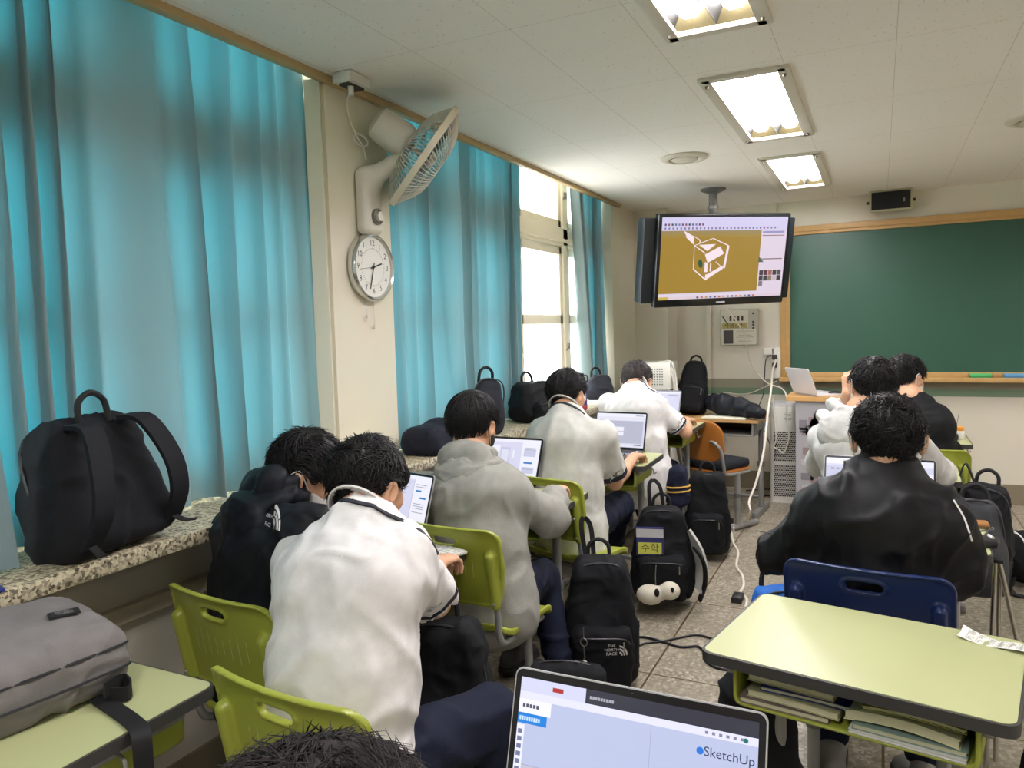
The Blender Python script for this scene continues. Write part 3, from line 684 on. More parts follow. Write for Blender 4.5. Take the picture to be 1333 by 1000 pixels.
def school_chair(kind, label, x, y, yaw, group, frame=True):
    """x, y: where the top edge of the backrest stands"""
    c, s = math.cos(yaw), math.sin(yaw); lx, ly = 0.0, -0.262
    t = thing('school_chair', label, 'chair', (x - (c * lx - s * ly), y - (s * lx + c * ly), 0), (0, 0, yaw), group)
    B, T = chair_mesh(kind)
    for n, me in (('backrest', B), ('seat', T)):
        o = bpy.data.objects.new(n, me); COL.objects.link(o); o.parent = t
    for s_ in (-1, 1):
        X = s_ * 0.178
        MB().tube([(X, -0.205, 0.60), (X, -0.195, 0.52), (X, -0.19, 0.46), (X, -0.165, 0.42), (X, -0.1, 0.412), (X, 0.12, 0.412)], 0.0115, steel, n=10).build('seat_tube', None, t)
        MB().cyl((X, 0.01, 0.22), (X, 0.01, 0.412), 0.015, steel).cyl((X, 0.01, 0.03), (X, 0.01, 0.25), 0.0195, steel).cyl((X, 0.01, 0.225), (X, 0.01, 0.262), 0.024, steel2).build('leg', None, t)
        MB().tube([(X, -0.21, 0.022), (X, 0.2, 0.022)], 0.019, steel, n=10, smooth=1).build('foot_bar', None, t)
        for yy in (-0.215, 0.205): MB().box((X, yy, 0.022), (0.046, 0.05, 0.044), bev=0.01).build('foot_cap', rub, t)
        MB().lathe([(0.0, 0.0), (0.006, 0.0), (0.005, 0.004), (0, 0.005)], (X, -0.224, 0.575), R=Matrix.Rotation(PI / 2, 3, 'X'), n=10).build('bolt', steel, t)
    MB().cyl((-0.178, 0.01, 0.40), (0.178, 0.01, 0.40), 0.011, steel).cyl((-0.178, -0.1, 0.402), (0.178, -0.1, 0.402), 0.01, steel).build('crossbar', None, t)
    return t
def school_desk(label, x, y, yaw, group='lime topped school desks', z=DZ, w=0.615, d=0.45, tray=True):
    t = thing('school_desk', label, 'desk', (x, y, 0), (0, 0, yaw), group)
    R0 = rrect(w - 0.012, d - 0.012, 0.025); R1 = rrect(w, d, 0.03)
    MB().prism(R0, z - 0.004, z + 0.0005).build('tabletop', lam, t)
    b = MB(); b.prism(R1, z - 0.026, z - 0.001); b.build('edge_band', edge, t, angle=0.9)
    if tray:
        b = MB(); tw_, td = 0.245, 0.19
        S = SDF(0.006); S.box((0, 0.0, z - 0.078), (tw_, td, 0.052), 0.02, k=0.004); S.box((0, -0.03, z - 0.072), (tw_ - 0.011, td, 0.046), 0.012, k=0.004, op='s'); S.box((0, 0, z - 0.02), (0.3, 0.3, 0.012), 0.002, k=0.002, op='s')
        npmesh('book_tray', *S.mesh(1), gp, t)
    for s in (-1, 1):
        X = s * 0.21
        MB().cyl((X, 0.05, 0.3), (X, 0.05, z - 0.03), 0.019, steel).cyl((X, 0.05, 0.03), (X, 0.05, 0.36), 0.0235, steel).cyl((X, 0.05, 0.335), (X, 0.05, 0.375), 0.028, steel2).build('leg', None, t)
        MB().tube([(X, -0.2, 0.024), (X, 0.2, 0.024)], 0.021, steel, n=10, smooth=1).build('foot_bar', None, t)
        for yy in (-0.205, 0.205): MB().box((X, yy, 0.024), (0.05, 0.05, 0.048), bev=0.01).build('foot_cap', rub, t)
        MB().box((s * 0.255, 0, z - 0.045), (0.02, 0.34, 0.035), steel, bev=0.006).tube([(s * 0.27, 0.0, z - 0.045), (s * 0.295, 0.0, z - 0.055), (s * 0.30, 0.0, z - 0.08), (s * 0.315, 0.0, z - 0.07)], 0.004, steel, n=6).build('side_rail', None, t)
    MB().cyl((-0.21, 0.05, 0.16), (0.21, 0.05, 0.16), 0.014, steel).build('crossbar', None, t)
    return t

# ---------------------------------------------------------------- laptops
def ui_quads(mb, rects, W, H, place):
    """rects: (u0, v0, u1, v1, colour[, strength]) in fractions of the screen"""
    for k, r in enumerate(rects):
        m = emat(r[4], r[5] if len(r) > 5 else 0.75); z = 0.0004 * (1 + k * 0.12)
        mb.quad(place((r[0] - .5) * W, r[1] * H, z), place((r[2] - .5) * W, r[1] * H, z), place((r[2] - .5) * W, r[3] * H, z), place((r[0] - .5) * W, r[3] * H, z), m)
LAV = (216, 216, 240); LAV2 = (200, 202, 228); WHT = (240, 240, 252); BLU = (40, 120, 200); GRY = (150, 152, 170); DKU = (60, 62, 78)
def laptop(label, loc, yaw, open_deg, w=0.32, d=0.22, body=(200, 200, 202), bez=(18, 18, 22), ui=None, texts=(), keys=(30, 30, 34), group='open laptops', st=0.75, bezel=0.008, metal=0.6):
    t = thing('laptop', label, 'laptop', loc, (0, 0, yaw), group)
    bm_ = mat('laptop_%d_%d_%d' % body, body, 0.35, metal); bz = mat('bezel_%d_%d_%d' % bez, bez, 0.3)
    MB().prism(rrect(w, d, 0.012), 0.0, 0.014, f=lambda x, y, z: (x, y - d / 2, z)).build('base', bm_, t)
    b = MB(); b.prism(rrect(w - 0.05, d * 0.42, 0.004), 0.0142, 0.0148, mat('key_bed', (20, 20, 23) if sum(keys) < 300 else (214, 214, 216), 0.6), f=lambda x, y, z: (x, y - d * 0.30, z))
    km = mat('keys_%d' % keys[0], keys, 0.5)
    for r in range(5):
        for c in range(13): b.box((-(w - 0.065) / 2 + (c + 0.5) * (w - 0.065) / 13, -d * 0.12 - r * d * 0.08 - 0.004, 0.0155), ((w - 0.065) / 13 * 0.82, d * 0.066, 0.0016), km)
    b.build('keyboard', None, t)
    MB().prism(rrect(w * 0.36, d * 0.34, 0.005), 0.0142, 0.0145, f=lambda x, y, z: (x, y - d * 0.76, z)).build('touchpad', mat('touchpad_grey', (170, 170, 174), 0.3, 0.3), t)
    MB().cyl((-w * 0.4, 0.002, 0.012), (w * 0.4, 0.002, 0.012), 0.006).build('hinge', bz, t)
    a = math.radians(open_deg - 90); ca, sa = math.cos(a), math.sin(a)   # lid leans back by a
    def pl(x, z, n):  # x across, z up the lid, n towards the user
        return (x, 0.004 + z * sa - n * ca, 0.012 + z * ca + n * sa)
    H = d * 0.98
    MB().prism([(x, z + H / 2) for x, z in rrect(w, H, 0.012)], -0.006, -0.0006, f=pl).build('lid', bm_, t)
    MB().prism([(x, z + H / 2) for x, z in rrect(w - 0.004, H - 0.004, 0.011)], -0.0008, 0.0, f=pl).build('bezel', bz, t)
    sw, sh = w - 2 * bezel, H - bezel * 2.2 - 0.008; z0 = bezel * 1.2 + 0.006
    b = MB(); pp = lambda x, z, n: pl(x, z + z0, n)
    ui_quads(b, [(0, 0, 1, 1, LAV, st)] + list(ui or []), sw, sh, pp)
    for (tx, u, v, hgt, c) in texts:
        vs, fs = text_mesh(tx, hgt); b.add([pp((u - .5) * sw + q[0], v * sh + q[1], 0.0024) for q in vs], fs, emat(c, 0.6))
    b.build('screen', None, t)
    MB().lathe([(0, 0.0012), (0.002, 0.0012), (0.002, 0.001)], pl(0, H - bezel * 0.5 - 0.002, 0), n=8).build('webcam', dk, t)
    return t
UI_A = [(0, .93, 1, 1, WHT), (.72, 0, 1, .93, WHT), (.72, 0, .725, .93, GRY), (.77, .72, .86, .75, BLU), (.85, .60, .95, .63, BLU), (.76, .15, .93, .2, DKU)] + [(.76, z, .94, z + .012, GRY) for z in (.84, .8, .5, .46, .42, .35)]
UI_B = [(0, .93, 1, 1, WHT), (.70, 0, 1, .93, WHT), (.1, .4, .32, .84, WHT), (.34, .42, .5, .8, LAV2), (.36, .46, .48, .74, (225, 225, 242)), (.55, .55, .58, .74, WHT), (.76, .43, .9, .47, BLU), (.74, .6, .94, .78, LAV2), (.74, .2, .94, .35, LAV2)] + [(.75, z, .93, z + .01, GRY) for z in (.8, .76, .3, .12, .08)]
UI_C = [(0, .9, 1, 1, WHT), (0, .79, 1, .9, (230, 230, 244)), (0, .12, .96, .78, (186, 188, 206)), (.36, .34, .58, .46, WHT), (.36, .48, .58, .60, WHT), (0, .0, 1, .1, (226, 226, 240)), (.8, .93, .96, .95, GRY), (.8, .06, .95, .08, DKU), (.25, .33, .28, .4, WHT)]
UI_D = [(0, .93, 1, 1, WHT), (.72, .86, .95, .885, GRY), (.1, .7, .35, .705, GRY), (.3, .66, .36, .68, BLU)]

# ---------------------------------------------------------------- backpacks
def fabric(name, col, rough=0.8, bump=0.25): return mat('fabric_' + name, col, rough, bump=bump, bscale=500, vary=0.18, vscale=25, spec=0.25)
BK = fabric('black', (20, 21, 24)); BK2 = fabric('black_soft', (28, 29, 33)); WEB = mat('webbing_black', (15, 15, 17), 0.75)
def rotm(e): return np.array(Euler(e).to_matrix())
def backpack(label, loc, rot, w=0.30, d=0.18, h=0.44, m=BK, m2=None, seed=1, pocket=True, straps='hang', handle=True, group='school backpacks', slump=0.0, cat='backpack', zip_z=0.5, taper=0.22, res=0.010, name='backpack'):
    t = thing(name, label, cat, loc, rot, group); m2 = m2 or m
    S = SDF(res); S.box((0, 0, h / 2), (w / 2, d / 2, h / 2), 0.055, k=0.01, taper=taper)
    S.ell((0, -d * 0.18, h * 0.36), (w * 0.46, d * 0.50, h * 0.34), k=0.05)
    P, F = S.mesh(1); P[:, 1] -= slump * np.sin(np.clip(P[:, 2] / h, 0, 1) * PI) * 0.1
    P = wrinkle(P, F, 0.0065, 10, seed); P[:, 2] = np.maximum(P[:, 2], 0.0)
    npmesh('bag_body', P, F, m, t)
    if pocket:
        S = SDF(res); S.box((0, -d / 2 - 0.022, h * 0.29), (w * 0.39, 0.048, h * 0.25), 0.04, k=0.02); P, F = S.mesh(1); P = wrinkle(P, F, 0.005, 14, seed + 3); P[:, 2] = np.maximum(P[:, 2], 0.004)
        npmesh('front_pocket', P, F, m2, t)
        zy = -d / 2 - 0.07; zz = h * 0.47
        MB().tube([(-w * 0.36, zy + 0.03, zz - 0.05), (-w * 0.3, zy + 0.005, zz), (0, zy - 0.002, zz + 0.008), (w * 0.3, zy + 0.005, zz), (w * 0.36, zy + 0.03, zz - 0.05)], 0.0035, n=6).build('pocket_zip', mat('zip_dark', (44, 45, 48), 0.4), t)
        MB().box((w * 0.27, zy - 0.008, zz - 0.025), (0.006, 0.003, 0.045), bev=0.001).build('zip_pull', mat('zip_metal', (160, 158, 150), 0.3, 0.8), t)
    MB().tube([(-w * 0.46, -d * 0.1, h * 0.45), (-w * 0.40, -d * 0.22, h * 0.8), (-w * 0.22, -d * 0.25, h * 0.975), (w * 0.22, -d * 0.25, h * 0.975), (w * 0.40, -d * 0.22, h * 0.8), (w * 0.46, -d * 0.1, h * 0.45)], 0.004, n=6).build('main_zip', mat('zip_dark', (44, 45, 48), 0.4), t)
    if handle: MB().tube([(-0.045, d * 0.32, h - 0.03), (-0.04, d * 0.36, h + 0.03), (0, d * 0.38, h + 0.055), (0.04, d * 0.36, h + 0.03), (0.045, d * 0.32, h - 0.03)], 0.0085, n=8).build('handle', WEB, t)
    if straps:
        for s in (-1, 1):
            x = s * w * 0.22
            MB().ribbon([(x, d * 0.42, h * 0.93), (x * 1.1, d * 0.5 + 0.05, h * 0.86), (x * 1.45, d * 0.5 + 0.075, h * 0.55), (x * 1.6, d * 0.5 + 0.055, h * 0.28), (x * 1.7, d * 0.45, h * 0.08)], 0.06, 0.012, V(1, 0, 0)).build('shoulder_strap', m, t)
            MB().ribbon([(x * 1.7, d * 0.47, h * 0.1), (x * 1.8, d * 0.6, h * 0.04), (x * 2.0, d * 0.75, max(0.006, h * 0.012))], 0.022, 0.003, V(1, 0, 0)).build('strap_tail', WEB, t)
    return t
def cable(label, pts, r=0.0035, m=None, group='cables', smooth=6, name='cable', cat='cable'):
    c = np.asarray(pts[-1], float); t = MB(); t.tube([np.asarray(p, float) - c for p in pts], r, n=7, smooth=smooth)
    o = t.build(name, m or black, None, label=label, cat=cat, group=group); o.location = tuple(c); return o
# ================================================================ PEOPLE
skin = mat('skin', (206, 160, 128), 0.5, spec=0.35, vary=0.06, vscale=30, bump=0.05, bscale=300)
skin.node_tree.nodes['Principled BSDF'].inputs['Subsurface Weight'].default_value = 0.08
skin.node_tree.nodes['Principled BSDF'].inputs['Subsurface Radius'].default_value = (0.012, 0.005, 0.003)
hairm = mat('hair_black', (20, 18, 18), 0.5, spec=0.3); hairg = mat('hair_ash', (62, 54, 52), 0.5, spec=0.5)
eyew = mat('eye_white', (220, 218, 212), 0.2); iris = mat('eye_dark', (30, 20, 16), 0.15); lipm = mat('lip', (176, 112, 100), 0.45)
maskw = mat('mask_white', (226, 224, 218), 0.8, bump=0.1, bscale=400); maskk = mat('mask_black', (24, 24, 27), 0.8)
navy = mat('trouser_navy', (26, 31, 48), 0.85, bump=0.2, bscale=500, vary=0.12, vscale=10, spec=0.2)
def frame(hf, hu):
    f = nrm(hf); r = nrm(np.cross(f, hu)); return np.stack([r, f, np.cross(r, f)], 1)   # columns: right, forward, up
def hand_sdf(S, wr, fwd, up, side, curl=0.5, sp=0.16):
    """wr wrist, fwd finger direction, up back of the hand, side +1 when the thumb is on +cross(fwd, up)"""
    f = nrm(fwd); u = nrm(up - f * np.dot(f, up)); r = np.cross(f, u)
    S.econe(wr + f * 0.005, wr + f * 0.072, (0.026, 0.017), (0.038, 0.014), r, 0.008)
    for i, (o, L, rd) in enumerate(((-1.5, 0.066, 0.0076), (-0.5, 0.076, 0.0082), (0.5, 0.080, 0.0084), (1.5, 0.072, 0.0083))):
        p = wr + f * (0.075 - 0.004 * abs(o)) + r * o * 0.0185 * side; a = 0.1; dr = nrm(f + r * side * o * sp * 0.3); pts = [p]; 
        for k, fr in enumerate((0.45, 0.31, 0.24)):
            a += curl * (0.55, 0.75, 0.6)[k]; p = p + (dr * math.cos(a) - u * math.sin(a)) * L * fr; pts.append(p)
        S.chain(pts, [rd * 1.08, rd, rd * 0.92, rd * 0.8], 0.006)
    b = wr + f * 0.022 + r * side * 0.022; p1 = b + (f * 0.55 + r * side * 0.75 - u * 0.3) * 0.04; p2 = p1 + (f * 0.85 + r * side * 0.25 - u * 0.45) * 0.032; p3 = p2 + (f * 0.9 - u * 0.4) * 0.022
    S.chain([b, p1, p2, p3], [0.014, 0.0115, 0.0095, 0.008], 0.008)
def lerp(a, b, t): return np.asarray(a) * (1 - t) + np.asarray(b) * t
HL_Y = [-0.13, -0.06, -0.035, -0.012, 0.012, 0.035, 0.06, 0.085, 0.12]
def hair_line(y, bangs): 
    return np.interp(y, HL_Y, [-0.085, -0.078, -0.050, 0.002, 0.004, -0.020, 0.0 - bangs * .5, 0.03 - bangs, 0.04 - bangs])
def person(label, J, top='tee', top_m=None, hs=1.06, hair='messy', hair_m=None, mask=None, nstr=900, seed=1, trim_m=None, pants=navy, hood=False, sleeve_frac=0.78, shoes=(90, 88, 86), bangs=0.0, hairlen=1.0, sw=1.0, hand=('R', 'L'), girth=1.0, hem=0.10, legs=True, group='students at their desks', res=0.010, collar=True, wamp=1.0, stripe_w=None):
    J = {k: np.asarray(v, float) for k, v in J.items()}
    org = V(J['pel'][0], J['pel'][1], 0); L = {k: (v - org if k not in ('hf', 'hu', 'fwd', 'hdR', 'hdL') else v) for k, v in J.items()}
    t = thing('person', label, 'person', org, group=group); g = girth
    lat = nrm(L['shR'] - L['shL']); bf = nrm(np.cross(V(0, 0, 1), lat)); fwd = nrm(L.get('fwd', bf))
    pel, neck = L['pel'], L['neck']; back = -nrm(np.cross(nrm(neck - pel), lat)) ; 
    if np.dot(back, fwd) > 0: back = -back
    waist = lerp(pel, neck, 0.35) + back * 0.02; chest = lerp(pel, neck, 0.72) + back * 0.022
    platv = nrm(np.cross(fwd, V(0, 0, 1))); hipL, hipR = pel - platv * 0.085 + fwd * 0.03, pel + platv * 0.085 + fwd * 0.03
    R = frame(L['hf'], L['hu']); hc = L['head']
    W = lambda x, y, z: hc + R @ (V(x, y, z) * hs)
    # ---------------- body (one continuous skin)
    S = SDF(0.008)
    S.econe(pel, waist, (0.13 * g, 0.095 * g), (0.12 * g, 0.085 * g), lat, 0.05).econe(waist, chest, (0.12 * g, 0.085 * g), (0.14 * g, 0.09 * g), lat, 0.05)
    S.cone(L['shL'], L['shR'], 0.042, 0.042, 0.05).cone(chest, neck, 0.09, 0.06, 0.05)
    S.cone(neck, W(0, -0.022, -0.055), 0.056 * hs, 0.052 * hs, 0.03)
    for s in 'LR':
        S.cone(L['sh' + s], L['el' + s], 0.045 * g, 0.036 * g, 0.03).cone(L['el' + s], lerp(L['el' + s], L['wr' + s], 0.4), 0.036 * g, 0.036 * g, 0.02).cone(lerp(L['el' + s], L['wr' + s], 0.35), L['wr' + s], 0.036 * g, 0.025, 0.02)
    if legs:
        for s, h in (('L', hipL), ('R', hipR)):
            S.cone(pel, h, 0.09, 0.08, 0.04).cone(h, L['kn' + s], 0.072, 0.05, 0.03).cone(L['kn' + s], L['an' + s], 0.048, 0.034, 0.03)
    parts = [S.mesh(1)]
    H = SDF(0.0045 if hs > 1.0 and res <= 0.010 else 0.006); el = lambda c, r, k=0.02, op='u': H.ell(W(*c), V(*r) * hs, R, k * hs, op)
    el((0, -0.008, 0), (0.073, 0.092, 0.086)); el((0, 0.03, -0.05), (0.060, 0.062, 0.072), 0.03); el((0, 0.052, -0.098), (0.042, 0.036, 0.026), 0.035)
    for s in (-1, 1):
        el((s * 0.040, 0.058, -0.046), (0.022, 0.022, 0.02), 0.02); el((s * 0.031, 0.090, -0.018), (0.016, 0.012, 0.009), 0.008, 's'); el((s * 0.031, 0.086, 0.004), (0.022, 0.010, 0.006), 0.012)
        el((s * 0.050, 0.0, -0.082), (0.016, 0.036, 0.024), 0.03)
        H.ell(W(s * 0.087, -0.014, -0.034), V(0.010, 0.020, 0.031) * hs, R @ rotm((0, s * 0.25, -s * 0.45)), 0.006); H.ell(W(s * 0.095, -0.011, -0.031), V(0.006, 0.010, 0.018) * hs, R @ rotm((0, s * 0.25, -s * 0.45)), 0.004, 's')
    H.cone(W(0, 0.092, -0.012), W(0, 0.110, -0.050), 0.008 * hs, 0.012 * hs, 0.014); el((0.010, 0.098, -0.054), (0.009, 0.009, 0.007), 0.008); el((-0.010, 0.098, -0.054), (0.009, 0.009, 0.007), 0.008)
    el((0, 0.090, -0.078), (0.022, 0.009, 0.006), 0.006); el((0, 0.088, -0.088), (0.019, 0.009, 0.006), 0.006); H.cone(W(0, -0.022, -0.05), lerp(W(0, -0.022, -0.06), neck, 0.6), 0.052 * hs, 0.054 * hs, 0.02)
    parts.append(H.mesh(1))
    for s in hand:
        Hd = SDF(0.0036); f = L['hd' + s] if 'hd' + s in L else nrm(L['wr' + s] - L['el' + s]) * V(1, 1, 0.2)
        Hd.cone(lerp(L['el' + s], L['wr' + s], 0.72), L['wr' + s], 0.029, 0.0245, 0.012)
        f = nrm(f); u0 = V(0, 0, 1); u0 = nrm(u0 - f * f.dot(u0)); r0 = np.cross(f, u0)   # thumb to the middle of the body
        sd = 1.0 if np.dot(r0, lat) * (1 if s == 'L' else -1) > 0 else -1.0
        hand_sdf(Hd, L['wr' + s], f, u0, sd, curl=0.62 + 0.1 * (seed % 3)); parts.append(Hd.mesh(1))
    bo = npmesh('body', *join_np(parts), skin, t)
    for s in (-1, 1):
        MB().lathe([(0, -0.011), (0.007, -0.009), (0.011, 0), (0.007, 0.009), (0, 0.011)], W(s * 0.031, 0.076, -0.018), n=10).build('eye', eyew, t)
        q = W(s * 0.031, 0.086, -0.018); MB().lathe([(0, -0.004), (0.005, 0), (0, 0.004)], q, n=10).build('iris', iris, t)
    # ---------------- top
    S = SDF(res); G = 1.14 * g
    low = pel - nrm(chest - pel) * hem * 0.6 + V(0, 0, -0.02)
    S.econe(low, pel, (0.165 * G, 0.125 * G), (0.155 * G, 0.12 * G), lat, 0.04).econe(pel, waist, (0.15 * G, 0.115 * G), (0.15 * G, 0.105 * G), lat, 0.05).econe(waist, chest, (0.15 * G, 0.105 * G), (0.172 * G, 0.108 * G), lat, 0.06)
    S.cone(lerp(L['shL'], neck, 0.05), lerp(L['shR'], neck, 0.05), 0.062 * g, 0.062 * g, 0.06).econe(chest, lerp(chest, neck, 0.85), (0.16 * G, 0.10 * G), (0.085 * G, 0.066 * G), lat, 0.05)
    shd = lambda s: L['sh' + s] - V(0, 0, 0.012)
    if top == 'tee':
        for s in 'LR':
            e = lerp(L['sh' + s], L['el' + s], sleeve_frac); S.cone(shd(s), e, 0.064 * g, 0.067 * g, 0.035)
            d = nrm(L['el' + s] - L['sh' + s]); q = e + d * 0.09
            S.cone(e + d * 0.075, q + d * 0.06, 0.085, 0.085, 0.004, 's')
            S.cone(lerp(L['sh' + s], L['el' + s], sleeve_frac - 0.12), e + d * 0.1, 0.055 * g, 0.058 * g, 0.006, 's')
    else:
        for s in 'LR':
            w_ = lerp(L['el' + s], L['wr' + s], 0.84); k = 1.0 if top == 'jacket' else 1.08
            S.cone(shd(s), L['el' + s], 0.066 * g * k, 0.060 * g * k, 0.04).cone(L['el' + s], lerp(L['el' + s], w_, 0.75), 0.060 * g * k, 0.050 * g * k, 0.03).cone(lerp(L['el' + s], w_, 0.7), w_, 0.05 * g * k, 0.036 * g, 0.03)
    if hood:
        hb = neck + back * 0.035
        if hood == 'down':
            S.econe(hb + V(0, 0, 0.02) - lat * 0.06, hb + V(0, 0, 0.02) + lat * 0.06, (0.05, 0.05), (0.05, 0.05), V(0, 0, 1), 0.04)
    P, F = S.mesh(2)
    P = wrinkle(P, F, 0.0055 * wamp, 9, seed * 7, stretch=(1, 1, 0.45)); qx_ = P @ rotm((0.5, 0.6, 0.3)); P = P + normals(P, F) * (0.0042 * wamp * (1.6 * (1 - np.minimum(1, np.abs(vnoise(qx_ * V(15, 15, 4.5), seed * 7 + 3)) * 1.7)) ** 2.5 - 0.4))[:, None]; P = relax_mesh(P, F, 0.3)
    nm = {'tee': 'shirt', 'jacket': 'jacket', 'hoodie': 'hoodie', 'sweat': 'sweatshirt'}[top]
    to = npmesh(nm, P, F, top_m, t)
    if top == 'tee' and trim_m:
        for s in 'LR':
            e = lerp(L['sh' + s], L['el' + s], sleeve_frac); d = nrm(L['el' + s] - L['sh' + s]); c = e + d * 0.052
            a1 = nrm(np.cross(d, V(0.2, 0.1, 1))); a2 = np.cross(d, a1); rr = 0.0665 * g
            bv = BVHTree.FromPolygons([tuple(p) for p in P], [tuple(int(i) for i in f) for f in F]); c = e - d * 0.006; rp = []
            for q in np.linspace(0, 2 * PI, 33)[:-1]:
                dr = Vector(a1 * math.cos(q) + a2 * math.sin(q)); ht = bv.ray_cast(Vector(c) + dr * 0.11, -dr, 0.1); rp.append(np.array(ht[0] + dr * 0.001) if ht[0] is not None else c + np.array(dr) * rr)
            MB().ribbon(rp + rp[:1], 0.010 if stripe_w is None else stripe_w, 0.004, d, smooth=1).build('sleeve_stripe', trim_m, to)
    if collar:
        nd = nrm(W(0, -0.02, -0.06) - neck); x = lat; y = nrm(np.cross(nd, x)); pts = []
        for q in np.linspace(0, 2 * PI, 28)[:-1]:
            pts.append(neck + nd * (0.036 - 0.012 * math.sin(q) * np.sign(np.dot(y, -back))) + (x * math.cos(q) * 0.060 + y * math.sin(q) * 0.060) * 1.05 * hs)
        if top == 'tee':
            b = MB(); lo_ = [p - nd * 0.014 + (p - neck - nd * nd.dot(p - neck)) * 0.26 for p in pts]
            b.tube(pts, 0.006, closed=True, smooth=1, n=6); b.ribbon([lerp(p, l, 0.5) for p, l in zip(pts + pts[:1], lo_ + lo_[:1])], 0.042, 0.005, [l - p for p, l in zip(pts + pts[:1], lo_ + lo_[:1])], smooth=1); b.build('collar', top_m, to)
            if trim_m:
                bv = BVHTree.FromPolygons([tuple(p) for p in P], [tuple(int(i) for i in f) for f in F]); rp = []; c = neck + nd * 0.004
                for q in np.linspace(0, 2 * PI, 33)[:-1]:
                    dr = Vector(nrm(x * math.cos(q) + y * math.sin(q) - nd * 0.25)); ht = bv.ray_cast(Vector(c) + dr * 0.22, -dr, 0.2); rp.append(np.array(ht[0] + dr * 0.001) if ht[0] is not None else c + np.array(dr) * 0.08)
                MB().ribbon(rp + rp[:1], 0.013, 0.004, nd, smooth=1).build('collar_stripe', trim_m, to)
        elif not hood:
            b = MB(); b.ribbon([p for p in pts + pts[:1]], 0.04, 0.007, nd, smooth=1); b.build('collar', top_m, to)
    if hood == 'down' or hood == 'big':
        k = 1.0 if hood == 'down' else 1.25; bk = nrm(back - V(0, 0, back[2]) * 0.3)
        S = SDF(0.008); cH = neck + back * 0.075 * k; nd = nrm(W(0, -0.02, -0.06) - neck)
        nd = nrm(nd * 0.4 + V(0, 0, 1)); bz_ = neck + bk * 0.075 * k; Rh = np.stack([lat, bk, np.cross(lat, bk)], 1)
        S.ell(bz_ - nd * 0.075 * k, V(0.125, 0.055, 0.085) * k, Rh, 0.02); S.cone(bz_ - nd * 0.10 * k, bz_ - nd * 0.165 * k + bk * 0.012, 0.05 * k, 0.022 * k, 0.035)
        for (rw, rz, rr, ex) in ((0.098, 0.0, 0.021, 0.055), (0.122, -0.045, 0.024, 0.075)):
            ringp = [neck + (lat * math.cos(q) * rw + bk * (math.sin(q) * (rw * 0.72) + 0.012)) * k + nd * (rz + 0.018 * math.cos(q * 2) + 0.01) * k for q in np.linspace(-0.75, PI + 0.75, 14)]
            S.chain(ringp, [0.014 * k] + [rr * k] * 12 + [0.014 * k], 0.008)
        S.ell(neck + nd * 0.055 + bk * 0.032, V(0.070, 0.068, 0.075) * k * hs, Rh, 0.012, 's')
        P, F = S.mesh(1); P = wrinkle(P, F, 0.0035, 14, seed + 70, stretch=(1, 1, 1.6)); npmesh('hood', P, F, top_m, to)
    # ---------------- trousers, socks and shoes
    if legs:
        S = SDF(0.011); S.econe(pel - V(0, 0, 0.01), pel + V(0, 0, 0.06), (0.165 * g, 0.12 * g), (0.15 * g, 0.11 * g), platv, 0.04)
        for s, h in (('L', hipL), ('R', hipR)):
            kn, an = L['kn' + s], L['an' + s]; S.cone(h, kn, 0.096 * g, 0.07, 0.03).cone(kn, lerp(kn, an, 0.86), 0.069, 0.054, 0.03)
        P, F = S.mesh(1); P = wrinkle(P, F, 0.006, 10, seed + 31); npmesh('trousers', P, F, pants, t)
        sm = mat('shoe_%d_%d_%d' % shoes, shoes, 0.7, bump=0.1); solem = mat('shoe_sole', (70, 68, 64), 0.8)
        for s in 'LR':
            an = L['an' + s]; fd = L.get('ft' + s); fd = nrm(fwd * V(1, 1, 0)) if fd is None else nrm((fd - an) * V(1, 1, 0)); sd = np.cross(fd, V(0, 0, 1)); b0 = an * V(1, 1, 0)
            zo = max(0.0, an[2] - 0.085)
            S = SDF(0.007); S.econe(b0 - fd * 0.035 + V(0, 0, 0.042 + zo), b0 + fd * 0.15 + V(0, 0, 0.032 + zo), (0.036, 0.04), (0.042, 0.028), sd, 0.02).cone(b0 - fd * 0.01 + V(0, 0, 0.05 + zo), an + V(0, 0, 0.01), 0.04, 0.042, 0.02); S.box((0, 0, -0.1 + zo), (50, 50, 0.1), 0.01, k=0.004, op='s')
            so = npmesh('shoe', *S.mesh(1), sm, t)
            MB().prism([(x, y) for x, y in rrect(0.088, 0.27, 0.042)], 0.0, 0.02, f=lambda x, y, z: b0 + sd * x + fd * (y + 0.058) + V(0, 0, z + zo)).build('sole', solem, so)
    # ---------------- hair
    hm = hair_m or hairm; r0 = V(0.073, 0.092, 0.086); off = V(0, -0.008, 0); th = {'bowl': 0.021, 'messy': 0.015, 'short': 0.011}[hair] * hairlen
    def cap(p):
        q = ((p - hc) @ R) / hs; e = q - off; ro = r0 + V(th * 0.75, th, th * 1.15); k0 = np.linalg.norm(e / ro, axis=-1); k1 = np.linalg.norm(e / (ro * ro), axis=-1); d = k0 * (k0 - 1) / np.maximum(k1, 1e-6)
        ln = hair_line(q[..., 1], bangs) + (np.abs(q[..., 0]) < 0.05) * 0.0 + (0.018 if hair == 'bowl' else 0) * (q[..., 1] < -0.02)
        d2 = (ln - q[..., 2]) * 0.8
        a = np.arctan2(q[..., 0], q[..., 1] + 0.02)
        m = np.maximum(d, d2) + 0.0 * a; h_ = np.clip(0.5 + 0.5 * (d - d2) / 0.012, 0, 1); m = d2 + (d - d2) * h_ + 0.012 * h_ * (1 - h_)
        return m * hs
    S = SDF(0.006); S.fn(cap, hc - 0.14 * hs, hc + 0.14 * hs, 0.002); P, F = S.mesh(1)
    q = ((P - hc) @ R) / hs; ang = np.arctan2(q[:, 0], q[:, 1] + 0.03); el_ = q[:, 2]
